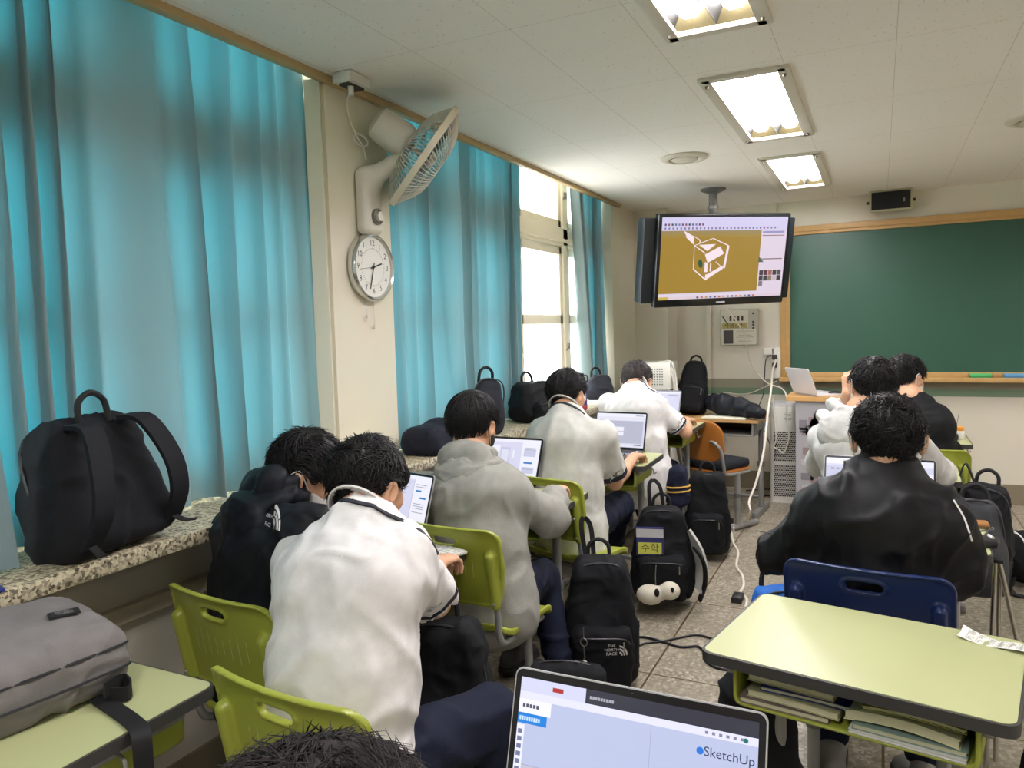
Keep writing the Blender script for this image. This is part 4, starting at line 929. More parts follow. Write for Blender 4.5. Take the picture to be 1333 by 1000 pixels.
    P = P + normals(P, F) * (0.0035 * vnoise(np.stack([np.cos(ang) * 9, np.sin(ang) * 9, el_ * 9], 1), seed) * (0.3 if hair == 'bowl' else 1.6))[:, None]
    b = MB(); rs = np.random.RandomState(seed * 13 + 5); crown = nrm(V(0.012, -0.045, 0.08))
    vsa = []; fsa = []; cnt = 0
    while cnt < nstr * 2.0:
        dvec = nrm(rs.randn(3)); e = dvec * (r0 + th * 0.55)
        ln = hair_line(e[1], bangs) + (0.018 if hair == 'bowl' and e[1] < -0.02 else 0)
        if e[2] < ln + 0.012: continue
        fl = dvec - crown * dvec.dot(crown); fl = nrm(fl + (0.03 if hair == 'bowl' else 0.25) * np.cross(crown, dvec) + 0.75 * (0.1 if hair == 'bowl' else 1.0) * np.sin(np.roll(dvec, 1) * 7.3 + np.roll(dvec, 2) * 5.1 + V(1.3, 4.1, 2.2) * seed) + (rs.randn(3) * (0.04 if hair == 'bowl' else 0.13)))
        if dvec[1] > 0.35: fl = nrm(fl + V(rs.randn() * 0.25, 0.5, -0.3))
        Ls = (0.062 if hair != 'short' else 0.03) * hairlen * (0.6 + 0.8 * rs.rand()); n = 5; p = e.copy(); d = fl; wd_ = sw * (0.0017 if hair == 'bowl' else 0.0025) * (0.6 + 0.8 * rs.rand()); base = len(vsa); lift = (0.002 if hair == 'bowl' else 0.017 * max(0.0, rs.rand() - 0.25)) * (0.5 + rs.rand()) * hairlen * min(1, sw + 0.2); ok = True; row = []
        for i in range(n):
            f = i / (n - 1); rad = r0 + th * (0.55 + 0.55 * min(1, f * 2)) + lift * f * f
            nn = nrm(p / (rad * rad)); pp = p / np.linalg.norm(p / rad)
            if f > 0.6 and pp[2] < ln - 0.012 and not hair == 'x': pass
            sdv = nrm(np.cross(d, nn)); wv = wd_ * (1 - f) ** 0.6 * (0.6 + 0.4 * min(1, f * 4)) + 0.0002
            row.append((pp - sdv * wv, pp + sdv * wv, pp + nn * wv * 0.9)); d = nrm(d + V(0, 0, -0.22 if hair != 'bowl' else -0.3) * f + rs.randn(3) * (0.015 if hair == 'bowl' else 0.05)); d = nrm(d - nn * d.dot(nn)); p = pp + d * Ls / (n - 1)
            lnp = hair_line(p[1], bangs)
            if p[2] < lnp - 0.004: p[2] = lnp - 0.004 - 0.3 * (lnp - 0.004 - p[2]) * 0.3
        for a_ in row: vsa += list(a_)
        for i in range(n - 1):
            o = base + i * 3
            for k in range(3): k2 = (k + 1) % 3; fsa.append((o + k, o + k2, o + 3 + k2, o + 3 + k))
        cnt += 1
    VS = hc + (np.array(vsa) + off) @ R.T * hs
    npmesh('hair', *join_np([(P, F), (VS, np.array(fsa))]), hm, t)
    # ---------------- mask
    if mask:
        def mfn(p):
            q = ((p - hc) @ R) / hs; e = q - V(0, 0.036, -0.066); ro = V(0.066, 0.066, 0.056); k0 = np.linalg.norm(e / ro, axis=-1); k1 = np.linalg.norm(e / (ro * ro), axis=-1); d = k0 * (k0 - 1) / np.maximum(k1, 1e-6)
            rg = 0.105 - 0.05 * np.abs(q[..., 2] + 0.07) / 0.06
            d = np.minimum(d, np.linalg.norm(q - V(0, 0.085, -0.06), axis=-1) - 0.032)
            d = np.maximum(np.abs(d) - 0.0035, -(q[..., 1] - 0.022)); d = np.maximum(d, q[..., 2] + 0.028 + 0.45 * np.maximum(0, 0.07 - q[..., 1])); return d * hs
        S = SDF(0.0045); S.fn(mfn, hc - 0.16 * hs, hc + 0.16 * hs, 0.001); P, F = S.mesh(1); mm = maskw if mask == 'white' else maskk
        mo = npmesh('face_mask', P, F, mm, t)
        for s in (-1, 1): MB().tube([W(s * 0.066, 0.028, -0.052), W(s * 0.087, 0.004, -0.02), W(s * 0.090, -0.018, 0.0), W(s * 0.090, -0.036, -0.022), W(s * 0.084, -0.014, -0.066), W(s * 0.066, 0.026, -0.088)], 0.0018, n=5).build('ear_loop', mm, mo)
    return t, to
# ================================================================ DESKS AND CHAIRS
dA = school_desk('lime topped desk in the left foreground with the grey backpack lying on it', -1.595, 0.905, 0.0)
dB = school_desk('lime topped desk shared by the two students nearest the window', -1.565, 2.01, 0.0)
dC = school_desk('lime topped desk where the student in the grey hoodie works', -1.49, 2.955, 0.0)
dD = school_desk('lime topped desk of the student in the grey polo shirt', -1.43, 4.06, 0.02)
dE = school_desk('lime topped desk at the front of the window row, before the wooden chair', -1.42, 5.16, 0.0, z=0.80)
dF = school_desk('large lime topped desk in the right foreground with papers in its tray', -0.027, 1.85, math.radians(-10.5))
dG = school_desk('lime topped desk of the student in the black jacket', 0.03, 2.95, math.radians(-3))
dH = school_desk('lime topped desk of the student in the pale hoodie', 0.045, 4.13, math.radians(-2))
dI = school_desk('lime topped desk of the student in the black top near the board', 0.19, 5.28, 0.0)
dJ = school_desk('lime topped desk below the nearest open laptop, mostly out of frame', -0.30, 0.80, 0.0)
CG = 'lime green school chairs'
school_chair('lime', 'lime green chair behind the student in the black hooded jacket', -1.555, 1.345, math.radians(-7), CG)
school_chair('lime', 'lime green chair in front, behind the student in the white shirt', -1.03, 1.02, math.radians(-6), CG)
school_chair('lime', 'lime green chair of the student in the grey hoodie', -1.345, 2.15, math.radians(-4), CG)
school_chair('lime', 'lime green chair of the student in the grey polo shirt', -1.37, 3.02, math.radians(-14), CG)
school_chair('lime', 'lime green chair of the student in the white shirt near the front', -1.52, 4.46, math.radians(-5), CG)
school_chair('navy', 'navy blue plastic chair of the student in the black jacket', -0.035, 2.16, math.radians(-7), 'plastic school chairs')
school_chair('lime', 'lime green chair behind the student in the pale hoodie', 0.0, 3.26, math.radians(2), CG)
school_chair('lime', 'lime green chair of the student in the black top near the board', 0.20, 4.28, math.radians(-2), CG)
school_chair('lime', 'lime green chair under the student seen only by the top of the head', -0.40, 0.0, 0.0, CG)

# wooden desk and bentwood chair by the front wall
wt = mat('desk_wood', (186, 148, 96), 0.4, vary=0.14, vscale=14); ply = mat('plywood_orange', (178, 112, 48), 0.35, vary=0.16, vscale=12)
t = thing('wooden_desk', 'old wooden topped desk against the front wall with a black jacket on it', 'desk', (-1.13, 6.10, 0), (0, 0, math.radians(-4)))
WZ = 0.76
MB().prism(rrect(0.66, 0.48, 0.02), WZ - 0.022, WZ).build('tabletop', wt, t)
MB().box((0, -0.02, WZ - 0.125), (0.58, 0.40, 0.012), steel, bev=0.003).box((-0.285, -0.02, WZ - 0.07), (0.014, 0.40, 0.10), steel).box((0.285, -0.02, WZ - 0.07), (0.014, 0.40, 0.10), steel).box((0, 0.17, WZ - 0.07), (0.58, 0.014, 0.10), dk).build('book_tray', None, t)
for s in (-1, 1):
    MB().cyl((s * 0.30, 0, 0.04), (s * 0.30, 0, 0.40), 0.023, steel).cyl((s * 0.30, 0, 0.35), (s * 0.30, 0, WZ - 0.02), 0.018, steel2).cyl((s * 0.30, 0, 0.37), (s * 0.30, 0, 0.41), 0.028, steel2).box((s * 0.30, -0.01, WZ - 0.06), (0.03, 0.3, 0.06), steel, bev=0.005).build('leg', None, t)
    MB().box((s * 0.30, 0, 0.025), (0.05, 0.46, 0.05), steel, bev=0.012).build('foot_bar', None, t)
MB().cyl((-0.30, 0, 0.13), (0.30, 0, 0.13), 0.014, steel).build('crossbar', None, t)
t = thing('wooden_chair', 'bent plywood chair with grey tube frame, empty, in front of the wooden desk', 'chair', (-1.08, 5.60, 0), (0, 0, math.radians(-28)))
def plyback(p):
    x, y, z = p[..., 0], p[..., 1], p[..., 2]; zz = z - 0.66; d = np.abs(y + 0.20 + 0.1 * zz - 0.8 * x * x) - 0.006; qx = np.abs(x) - 0.09; qz = np.abs(zz) - 0.035
    o = np.sqrt(np.maximum(qx, 0) ** 2 + np.maximum(qz, 0) ** 2) - 0.115; return np.maximum(d, o)
S = SDF(0.006); S.fn(plyback, (-0.21, -0.24, 0.5), (0.21, -0.12, 0.82), 0.004); npmesh('backrest', *S.mesh(1), ply, t)
MB().prism(rrect(0.38, 0.36, 0.06), 0.43, 0.442).build('seat', ply, t)
b = MB(); S = SDF(0.01); S.box((0, 0.0, 0.475), (0.18, 0.17, 0.035), 0.03); npmesh('cushion', *S.mesh(1), fabric('cushion_black', (32, 34, 40)), t)
for s in (-1, 1):
    MB().tube([(s * 0.12, -0.215, 0.66), (s * 0.17, -0.225, 0.655), (s * 0.20, -0.20, 0.60), (s * 0.20, -0.17, 0.48), (s * 0.19, -0.12, 0.42), (s * 0.18, 0.14, 0.415)], 0.012, steel, n=10).build('seat_tube', None, t)
    MB().cyl((s * 0.185, 0.0, 0.03), (s * 0.185, 0.0, 0.42), 0.02, steel).cyl((s * 0.185, 0, 0.24), (s * 0.185, 0, 0.27), 0.026, steel2).build('leg', None, t)
    MB().tube([(s * 0.185, -0.22, 0.024), (s * 0.185, 0.22, 0.024)], 0.022, steel, n=10, smooth=1).build('foot_bar', None, t)
MB().cyl((-0.185, 0, 0.2), (0.185, 0, 0.2), 0.01, steel).build('crossbar', None, t)

# ================================================================ STUDENTS
wsh = fabric('shirt_white', (222, 219, 216), 0.8, 0.12); gsh = fabric('shirt_grey', (196, 195, 187), 0.85, 0.15); ghd = fabric('hoodie_grey', (152, 151, 143), 0.9, 0.45)
jk = fabric('jacket_black', (23, 26, 33), 0.55, 0.1); jk2 = fabric('jacket_jet', (18, 18, 20), 0.55, 0.1); phd = fabric('hoodie_pale', (206, 206, 202), 0.9, 0.4); bks = fabric('top_black', (20, 21, 23), 0.75)
stn = mat('trim_navy', (30, 32, 42), 0.8)
# white shirt, nearest
pw = dict(pel=V(-1.07, 1.25, 0.54), neck=AY(472, 676, 1.45), shL=AY(392, 735, 1.46), shR=AY(527, 724, 1.42), head=AY(480, 622, 1.555), hf=V(0.10, 0.93, -0.30), hu=V(0, 0.3, 1),
          elL=V(-1.42, 1.60, 0.80), wrL=V(-1.47, 1.85, 0.785), elR=AY(566, 784, 1.60), wrR=AY(570, 734, 1.86), hdR=V(-0.10, 1, -0.05), hdL=V(0.2, 1, -0.05),
          knL=V(-1.22, 1.64, 0.50), anL=V(-1.26, 1.66, 0.10), knR=AY(640, 930, 1.58), anR=V(-0.84, 1.50, 0.10), fwd=V(0.12, 1, 0))
person('student in a white short sleeved shirt seen from behind, nearest the camera on the left', pw, 'tee', wsh, trim_m=stn, seed=2, nstr=1500, hand='R', girth=1.06, hem=0.14, wamp=1.3)
# black hooded jacket with mask
pt = dict(pel=V(-1.62, 1.60, 0.54), neck=AY(362, 640, 1.62), shL=AY(303, 690, 1.68), shR=AY(398, 690, 1.52), head=AY(404, 608, 1.68), hf=V(0.74, 0.52, -0.42), hu=V(0.35, 0.2, 1), elL=V(-1.80, 1.86, 0.80), wrL=V(-1.62, 2.0, 0.785), elR=V(-1.40, 1.78, 0.80), wrR=V(-1.50, 1.96, 0.785),
          knL=V(-1.72, 1.95, 0.5), anL=V(-1.74, 1.93, 0.1), knR=V(-1.5, 1.93, 0.5), anR=V(-1.5, 1.9, 0.1), fwd=V(0.1, 1, 0))
p_, tnf = person('student in a black hooded jacket and white mask leaning in beside the window', pt, 'jacket', jk, seed=3, nstr=1300, mask='white', hood='down', hand='', collar=False, girth=1.02, wamp=1.5)
# grey hoodie
ph = dict(pel=V(-1.31, 2.40, 0.54), neck=AY(613, 598, 2.47), shL=AY(551, 638, 2.50), shR=AY(664, 642, 2.44), head=AY(616, 546, 2.56), hf=V(0.05, 0.95, -0.25), hu=V(0, 0.22, 1), elL=V(-1.70, 2.72, 0.80), wrL=V(-1.62, 2.92, 0.785), elR=AY(716, 674, 2.62), wrR=AY(722, 640, 2.86), hdR=V(-0.1, 1, 0.0),
          knL=V(-1.42, 2.82, 0.52), anL=V(-1.44, 2.85, 0.1), knR=AY(705, 752, 2.72), anR=V(-1.12, 2.66, 0.1), fwd=V(0.1, 1, 0))
person('student in a grey hoodie with a bowl haircut and black mask at a laptop', ph, 'hoodie', ghd, hair='bowl', seed=4, nstr=1100, mask='black', hood='down', hand='R', collar=False, bangs=0.02, girth=1.05)
# grey polo
pp = dict(pel=V(-1.36, 3.36, 0.54), neck=AY(737, 536, 3.44), shL=AY(704, 563, 3.48), shR=AY(785, 566, 3.40), head=AY(738, 508, 3.54), hf=V(0.22, 0.93, -0.22), hu=V(0, 0.2, 1), elL=V(-1.62, 3.75, 0.80), wrL=V(-1.52, 3.98, 0.785), elR=AY(800, 628, 3.56), wrR=AY(826, 594, 3.86), hdR=V(0.08, 1, -0.1),
          knL=V(-1.50, 3.82, 0.52), anL=V(-1.52, 3.86, 0.1), knR=AY(806, 658, 3.80), anR=AY(793, 732, 4.05), fwd=V(0.1, 1, 0))
person('student in a pale grey polo shirt with dark sleeve bands at the third window desk', pp, 'tee', gsh, trim_m=stn, seed=5, nstr=800, hand='R', stripe_w=0.026, shoes=(214, 210, 200), girth=1.05, hem=0.14, res=0.011)
# far white shirt
pf = dict(pel=V(-1.38, 4.70, 0.55), neck=AY(827, 505, 4.78), shL=AY(792, 526, 4.82), shR=AY(851, 526, 4.74), head=AY(829, 492, 4.89), hf=V(0.0, 0.93, -0.36), hu=V(0, 0.35, 1), elL=V(-1.66, 5.0, 0.85), wrL=V(-1.55, 5.12, 0.835), elR=AY(893, 563, 4.86), wrR=AY(894, 547, 5.06), hdR=V(0.1, 1, -0.1),
          knL=V(-1.5, 5.12, 0.52), anL=V(-1.5, 5.14, 0.1), knR=AY(872, 612, 5.04), anR=V(-1.26, 5.08, 0.1), fwd=V(0.06, 1, 0))
person('student in a white shirt with greyish hair, farthest in the window row', pf, 'tee', wsh, trim_m=stn, hair_m=hairg, seed=6, nstr=700, hand='R', girth=1.04, hs=1.12, hem=0.14, res=0.012)
# black jacket on the right
pb = dict(pel=V(-0.02, 2.40, 0.54), neck=AY(1153, 606, 2.38), shL=AY(1072, 666, 2.38), shR=AY(1220, 670, 2.36), head=AY(1156, 562, 2.42), hf=V(0.06, 0.95, -0.22), hu=V(0, 0.2, 1), elL=AY(1016, 722, 2.42), wrL=V(-0.14, 2.76, 0.79), elR=AY(1250, 742, 2.37), wrR=V(0.17, 2.72, 0.79),
          knL=V(-0.14, 2.80, 0.52), anL=V(-0.13, 2.52, 0.11), knR=V(0.14, 2.78, 0.52), anR=V(0.13, 2.50, 0.11), fwd=V(0.03, 1, 0), ftL=V(-0.13, 2.9, 0), ftR=V(0.0, 2.9, 0))
p_, jkb = person('student in a black jacket on the navy chair, seen from behind on the right', pb, 'jacket', jk2, seed=7, nstr=1600, mask='white', hand='', girth=1.07, wamp=1.7, shoes=(128, 124, 116))
# pale hoodie
pl = dict(pel=V(0.0, 3.46, 0.56), neck=AY(1122, 535, 3.56), shL=AY(1078, 568, 3.58), shR=AY(1180, 570, 3.56), head=AY(1136, 497, 3.62), hf=V(-0.3, 0.9, -0.25), hu=V(0.08, 0.2, 1), elL=V(-0.26, 3.92, 0.80), wrL=AY(1104, 512, 3.72), elR=V(0.24, 3.85, 0.80), wrR=V(0.10, 4.02, 0.785), hdL=V(0.1, 0.3, 0.9),
          knL=V(-0.1, 3.9, 0.52), anL=V(-0.1, 3.95, 0.1), knR=V(0.12, 3.9, 0.52), anR=V(0.12, 3.95, 0.1), fwd=V(0, 1, 0))
person('student in a pale grey hoodie resting the head on a hand, facing the board', pl, 'hoodie', phd, seed=8, nstr=900, mask='white', hood='big', hand='L', collar=False, girth=1.0, res=0.011)
# black top by the board
pk = dict(pel=V(0.21, 4.48, 0.56), neck=AY(1188, 520, 4.52), shL=AY(1168, 545, 4.56), shR=AY(1214, 545, 4.48), head=AY(1179, 488, 4.62), hf=V(0.62, 0.75, -0.3), hu=V(0.1, 0.2, 1), elL=V(-0.02, 4.92, 0.80), wrL=V(0.08, 5.1, 0.785), elR=AY(1232, 586, 4.70), wrR=V(0.30, 5.06, 0.785),
          knL=V(0.1, 4.9, 0.52), anL=V(0.1, 4.95, 0.1), knR=V(0.3, 4.9, 0.52), anR=V(0.3, 4.95, 0.1), fwd=V(0, 1, 0))
person('student in a black crew neck top and white mask, nearest the board', pk, 'sweat', bks, seed=9, nstr=700, mask='white', hand='', girth=0.98, res=0.012, collar=False)
# head at the bottom edge
pz = dict(pel=V(-0.38, 0.22, 0.53), neck=V(-0.36, 0.30, 1.03), shL=V(-0.54, 0.31, 0.98), shR=V(-0.20, 0.31, 0.98), head=V(-0.346, 0.375, 1.103), hf=V(0.1, 0.93, -0.35), hu=V(0, 0.35, 1), elL=V(-0.60, 0.50, 0.80), wrL=V(-0.46, 0.66, 0.78), elR=V(-0.16, 0.50, 0.80), wrR=V(-0.26, 0.66, 0.78),
          knL=V(-0.50, 0.64, 0.5), anL=V(-0.50, 0.66, 0.1), knR=V(-0.30, 0.64, 0.5), anR=V(-0.30, 0.66, 0.1), fwd=V(0, 1, 0))
person('person at the bottom edge of whom only the dark grey hair shows', pz, 'tee', gsh, hair_m=mat('hair_soft_grey', (44, 40, 39), 0.65, spec=0.2), seed=10, nstr=4500, hand='', girth=0.95, hairlen=1.1, sw=0.5)
# emblem on the black hooded jacket and the arm piping of the other jacket
def emblem(parent, c, right, up, view, s, m, dome=True):
    mb = MB(); right = nrm(right); up = nrm(up); c = np.asarray(c, float)
    for k, tx in enumerate(('THE', 'NORTH', 'FACE')):
        put_text(mb, tx, s * 0.36, c + up * s * (0.30 - 0.30 * k) - right * s * (0.24 if dome else 0), right, up, m, width=s * (0.34, 0.66, 0.5)[k] * (0.85 if dome else 1.2))
    if dome:
        for k in range(3):
            r0, r1 = s * (0.12 + 0.17 * k), s * (0.24 + 0.17 * k); o = c + right * s * 0.12 - up * s * 0.36; A = np.linspace(0, PI / 2, 9)
            vs = [o + right * math.cos(a) * r + up * math.sin(a) * r * 1.45 for a in A for r in (r0, r1)]
            mb.add(vs, [(2 * i, 2 * i + 1, 2 * i + 3, 2 * i + 2) for i in range(8)], m)
    project_on(mb, parent, view, 0.0035); return mb.build('emblem', None, parent)
lgw = mat('logo_white', (232, 230, 226), 0.6); org = V(-1.62, 1.60, 0)
_c = AY(354, 673, 1.56) - org; emblem(tnf, _c, V(0.9, -0.35, 0.0), V(0, 0.25, 1), _C - (_c + org), 0.078, lgw)
for s, pts in ((1, [(1243, 650), (1256, 672), (1264, 694), (1268, 706)]), (-1, [(984, 690), (988, 696)])):
    mb = MB(); mb.tube([AY(x, y, 2.22) - V(-0.02, 2.40, 0) for x, y in pts], 0.0024, lgw, n=6)
    _c2 = _C - V(0.1, 2.3, 0.95); project_on(mb, jkb, _c2, 0.0015); mb.build('sleeve_piping', None, jkb)
# ================================================================ HANGING SCREEN
tvb = mat('tv_black', (16, 18, 21), 0.25, spec=0.5); tvc = mat('tv_case', (22, 28, 32), 0.45)
tc_ = AY(942, 338.5, 5.80)
tv = thing('hanging_screen', 'large black screen hanging from the ceiling on a pole, showing a 3D model', 'screen', tc_, (math.radians(11), math.radians(-1.2), math.radians(43)))
TW, TH = 1.12, 0.685
MB().box((0, 0.03, 0), (TW, 0.06, TH), bev=0.012).build('screen_frame', tvb, tv)
MB().box((0, 0.11, -0.005), (TW + 0.17, 0.11, TH * 0.91), bev=0.012).build('rear_case', tvc, tv)
mb = MB(); SW, SH = 1.065, 0.60; YEL = (176, 140, 44); PNK = (222, 208, 224); LIL = (204, 198, 230); z0 = -0.285
pl_ = lambda x, z, n: (x, -n - 0.0012, z + z0)
rc = [(0, 0, 1, 1, LIL, .8), (.0, .075, .79, .84, YEL, .6), (0, .80, .79, .84, (168, 146, 96), .6), (0, .76, .79, .80, (176, 146, 70), .6), (.79, .07, 1, .84, PNK, .75), (.80, .80, .98, .825, (150, 150, 200), .7), (.80, .765, .98, .775, (140, 110, 120), .6), (.80, .47, .98, .482, (140, 110, 110), .6), (0, .03, 1, .07, PNK, .75), (0, 0, 1, .03, (214, 196, 206), .8), (0.0, 0.0, .08, .035, (206, 180, 80), .7)]
for i, c in enumerate(((66, 62, 70), (100, 50, 60), (180, 110, 100), (60, 58, 66), (90, 84, 80), (70, 66, 70), (66, 60, 66), (150, 130, 110), (214, 196, 206), (60, 60, 66), (140, 130, 136))):
    rc.append((.80 + .037 * (i % 5), .27 - .07 * (i // 5), .833 + .037 * (i % 5), .335 - .07 * (i // 5), c, .6))
for i in range(30):
    c = ((70, 74, 130), (150, 60, 90), (60, 60, 70), (70, 110, 170), (150, 120, 160))[i % 5]
    if i < 12: rc.append((.02 + .026 * i, .90, .034 + .026 * i, .925, c, .6))
    rc.append((.02 + .03 * i, .855, .033 + .03 * i, .88, c if 22 < i < 27 else (140, 130, 170), .6))
for i in range(14): rc.append((.30 + .035 * i, .008, .318 + .035 * i, .028, ((50, 60, 130), (200, 90, 80), (200, 160, 70), (70, 110, 190))[i % 4], .6))
ui_quads(mb, rc, SW, SH, pl_)
wh = emat((232, 214, 222), .85); px_ = lambda X, Y: ((X - 120) / 1150 - .5 + 0.0, 1 - (Y - 92) / 715)
def poly(pts, m, lay): mb.add([pl_(px_(x, y)[0] * SW, px_(x, y)[1] * SH, lay) for x, y in pts], [tuple(range(len(pts)))[::-1]], m)
def line(a, b, w, m, lay):
    a = np.array(a, float); b = np.array(b, float); n = np.array([-(b - a)[1], (b - a)[0]]); n = n / np.linalg.norm(n) * w; poly([a - n, b - n, b + n, a + n], m, lay)
for a, b, w in (((415, 335), (580, 275), 3), ((580, 275), (725, 340), 4), ((415, 335), (520, 405), 4), ((415, 335), (418, 540), 2.5), ((418, 540), (538, 640), 5), ((538, 640), (545, 590), 10), ((700, 540), (725, 340), 10), ((575, 490), (575, 565), 6), ((620, 480), (665, 520), 3), ((460, 290), (465, 320), 4), ((405, 255), (465, 290), 3), ((330, 255), (410, 325), 3)): line(a, b, w, wh, 0.004)
poly([(455, 330), (610, 325), (535, 385)], wh, 0.0045); poly([(515, 415), (650, 345), (690, 410), (545, 490)], wh, 0.0047); poly([(530, 600), (685, 515), (690, 545), (540, 640)], wh, 0.0045); poly([(310, 205), (405, 255), (405, 325), (350, 275)], wh, 0.0045); poly([(520, 480), (545, 490), (550, 570), (520, 570)], wh, 0.0043)
gr = emat((40, 90, 60), .6); poly([(480 + 20 * math.cos(a) + 6 * math.sin(a), 495 + 38 * math.sin(a)) for a in np.linspace(0, 2 * PI, 18)[:-1]], gr, 0.0046); poly([(1020, 440), (1070, 495), (1020, 495)], emat((84, 104, 88), .6), 0.0044)
mb.build('display', None, tv)
MB().box((-0.0, -0.001, -TH / 2 + 0.025), (0.075, 0.003, 0.012)).build('badge', mat('badge_silver', (190, 192, 196), 0.3, 0.5), tv)
pz_ = CEIL - tc_[2]
t = thing('ceiling_pole', 'grey steel pole and ceiling plate carrying the hanging screen', 'pole', (tc_[0] - 0.10, tc_[1] + 0.14, CEIL))
MB().lathe([(0.0, 0.0), (0.095, 0.0), (0.095, -0.012), (0.05, -0.03), (0.036, -0.035)], n=28).build('ceiling_plate', steel2, t)
MB().cyl((0, 0, -0.02), (0, 0, -pz_ + 0.05), 0.033).build('tube', steel2, t); MB().lathe([(0.033, -0.13), (0.039, -0.13), (0.039, -0.15), (0.033, -0.15)], n=20).build('collar', steel, t)

# ================================================================ LAPTOPS
def lap_at(label, px, py, z, yaw, op, w, d, right=True, **kw):
    p = AZ(px, py, z + 0.012) if not kw.get('y') else AY(px, py, kw['y']); kw.pop('y', None); yw = math.radians(yaw); o = V(math.cos(yw), math.sin(yw), 0) * (w / 2); q = p - o if right else p + o
    return laptop(label, (q[0], q[1], z), yw, op, w, d, **kw)
lap_at('silver edged laptop in front of the white shirted student nearest the camera', 549, 703, DZ, -14, 108, 0.33, 0.235, ui=UI_A, keys=(215, 215, 216))
lap_at('black framed laptop in front of the student in the grey hoodie', 697, 631, DZ, -4, 112, 0.34, 0.235, y=3.15, ui=UI_B, body=(40, 40, 44), group='open laptops')
lap_at('grey laptop with black keys in front of the student in the polo shirt', 838, 581, DZ, -4, 108, 0.33, 0.235, y=4.26, ui=UI_C, body=(120, 122, 128), bez=(20, 20, 24))
lap_at('grey framed laptop in front of the student farthest in the window row', 883, 546, 0.80, -6, 110, 0.34, 0.225, y=5.34, ui=UI_D, body=(130, 130, 136), bez=(120, 120, 128))
lap_at('laptop half hidden behind the shoulders of the student in the black jacket', 1219, 640, DZ, -3, 105, 0.37, 0.245, y=2.95, ui=[(0, .9, 1, 1, WHT), (0, .3, .9, .86, LAV2), (.66, .62, .9, .72, WHT), (.93, .2, 1, .8, WHT)] + [(.05 + .05 * i, .8, .08 + .05 * i, .83, GRY) for i in range(14)], texts=[('SketchUp', .78, .67, 0.018, (30, 40, 90))], bez=(50, 50, 58))
lp = AY(1046, 510, 6.12)
laptop('white laptop on the wooden lectern, its lid turned to the camera', (lp[0] + 0.02, lp[1], 0.935), math.radians(128), 112, 0.31, 0.215, body=(226, 226, 230), bez=(60, 60, 64), keys=(215, 215, 216), ui=UI_D, metal=0.1)
UI_F = [(0, .905, 1, 1, DKU, .55), (0, .905, .30, 1, (214, 216, 244), .8), (0, .855, 1, .905, (224, 224, 248), .85), (0, 0, 1, .855, (198, 206, 240), .72), (0, .0, 1, .42, (206, 204, 226), .7), (0, .418, 1, .422, (170, 170, 196), .7), (.585, 0, .587, .855, (170, 170, 196), .7), (0, .76, .15, .855, (236, 236, 250), .85), (0, .69, .135, .76, (20, 130, 222), .8), (0, .0, .035, .68, (232, 232, 248), .85), (.955, .1, 1, .60, (232, 232, 248), .85),
        (.355, .0, .475, .50, (228, 230, 246), .85), (.35, .0, .358, .50, (80, 80, 96), .6), (.35, .497, .475, .503, (80, 80, 96), .6), (.15, .935, .2, .965, (200, 60, 60), .6), (.40, .24, .425, .27, (70, 70, 84), .6)]
UI_F += [(.006 + 0, .62 - .05 * i, .027, .65 - .05 * i, (120, 130, 170), .7) for i in range(12)] + [(.80 + .027 * i, .872, .812 + .027 * i, .89, (140, 142, 170), .7) for i in range(6)] + [(.32 + .012 * i, .94, .329 + .012 * i, .96, (200, 200, 214), .6) for i in range(9)] + [(.02 + .016 * i, .80, .032 + .016 * i, .825, (90, 90, 110), .6) for i in range(5)] + [(.01 + .011 * i, .712, .018 + .011 * i, .74, (200, 226, 250), .8) for i in range(9)]
pr = AY(1000, 932, 0.985); plf = AY(671, 868, 0.985); wF = float(np.linalg.norm(pr - plf))
hz = DZ; Lh = (pr[2] + plf[2]) / 2 - hz - 0.012; opn = 108; dF_ = Lh / math.cos(math.radians(opn - 90)) / 0.98
fl = laptop('large laptop nearest the camera showing a modelling program with two round holes', ((pr[0] + plf[0]) / 2, 0.985 - Lh * math.tan(math.radians(opn - 90)), hz), math.atan2(pr[1] - plf[1], pr[0] - plf[0]), opn, wF, dF_, ui=UI_F, texts=[('SketchUp', .895, .765, 0.017, (50, 60, 100))], bezel=0.011, body=(206, 206, 208), st=0.8)
# extra marks on that screen: blue logo dot and the model's two holes
a = math.radians(opn - 90); ca, sa = math.cos(a), math.sin(a); sw, sh = wF - 0.022, dF_ * 0.98 - 0.0242 - 0.008
fp = lambda u, v, n: ((u - .5) * sw, 0.004 + (v * sh + 0.0192) * sa - n * ca, 0.012 + (v * sh + 0.0192) * ca + n * sa)
mb = MB()
def disc(u, v, r, m, n, asp=sw / sh): mb.add([fp(u + r * math.cos(q), v + r * asp * math.sin(q), n) for q in np.linspace(0, 2 * PI, 25)[:-1]], [tuple(range(24))], m)
disc(.785, .765, .014, emat((40, 120, 220), .8), .003); disc(.39, .385, .021, emat((90, 92, 110), .7), .003); disc(.395, .385, .017, emat((206, 210, 232), .8), .0032); disc(.445, .37, .021, emat((90, 92, 110), .7), .003); disc(.44, .37, .017, emat((206, 210, 232), .8), .0032); disc(.955, .88, .009, emat((30, 120, 110), .7), .003)
mb.build('screen_icons', None, fl)
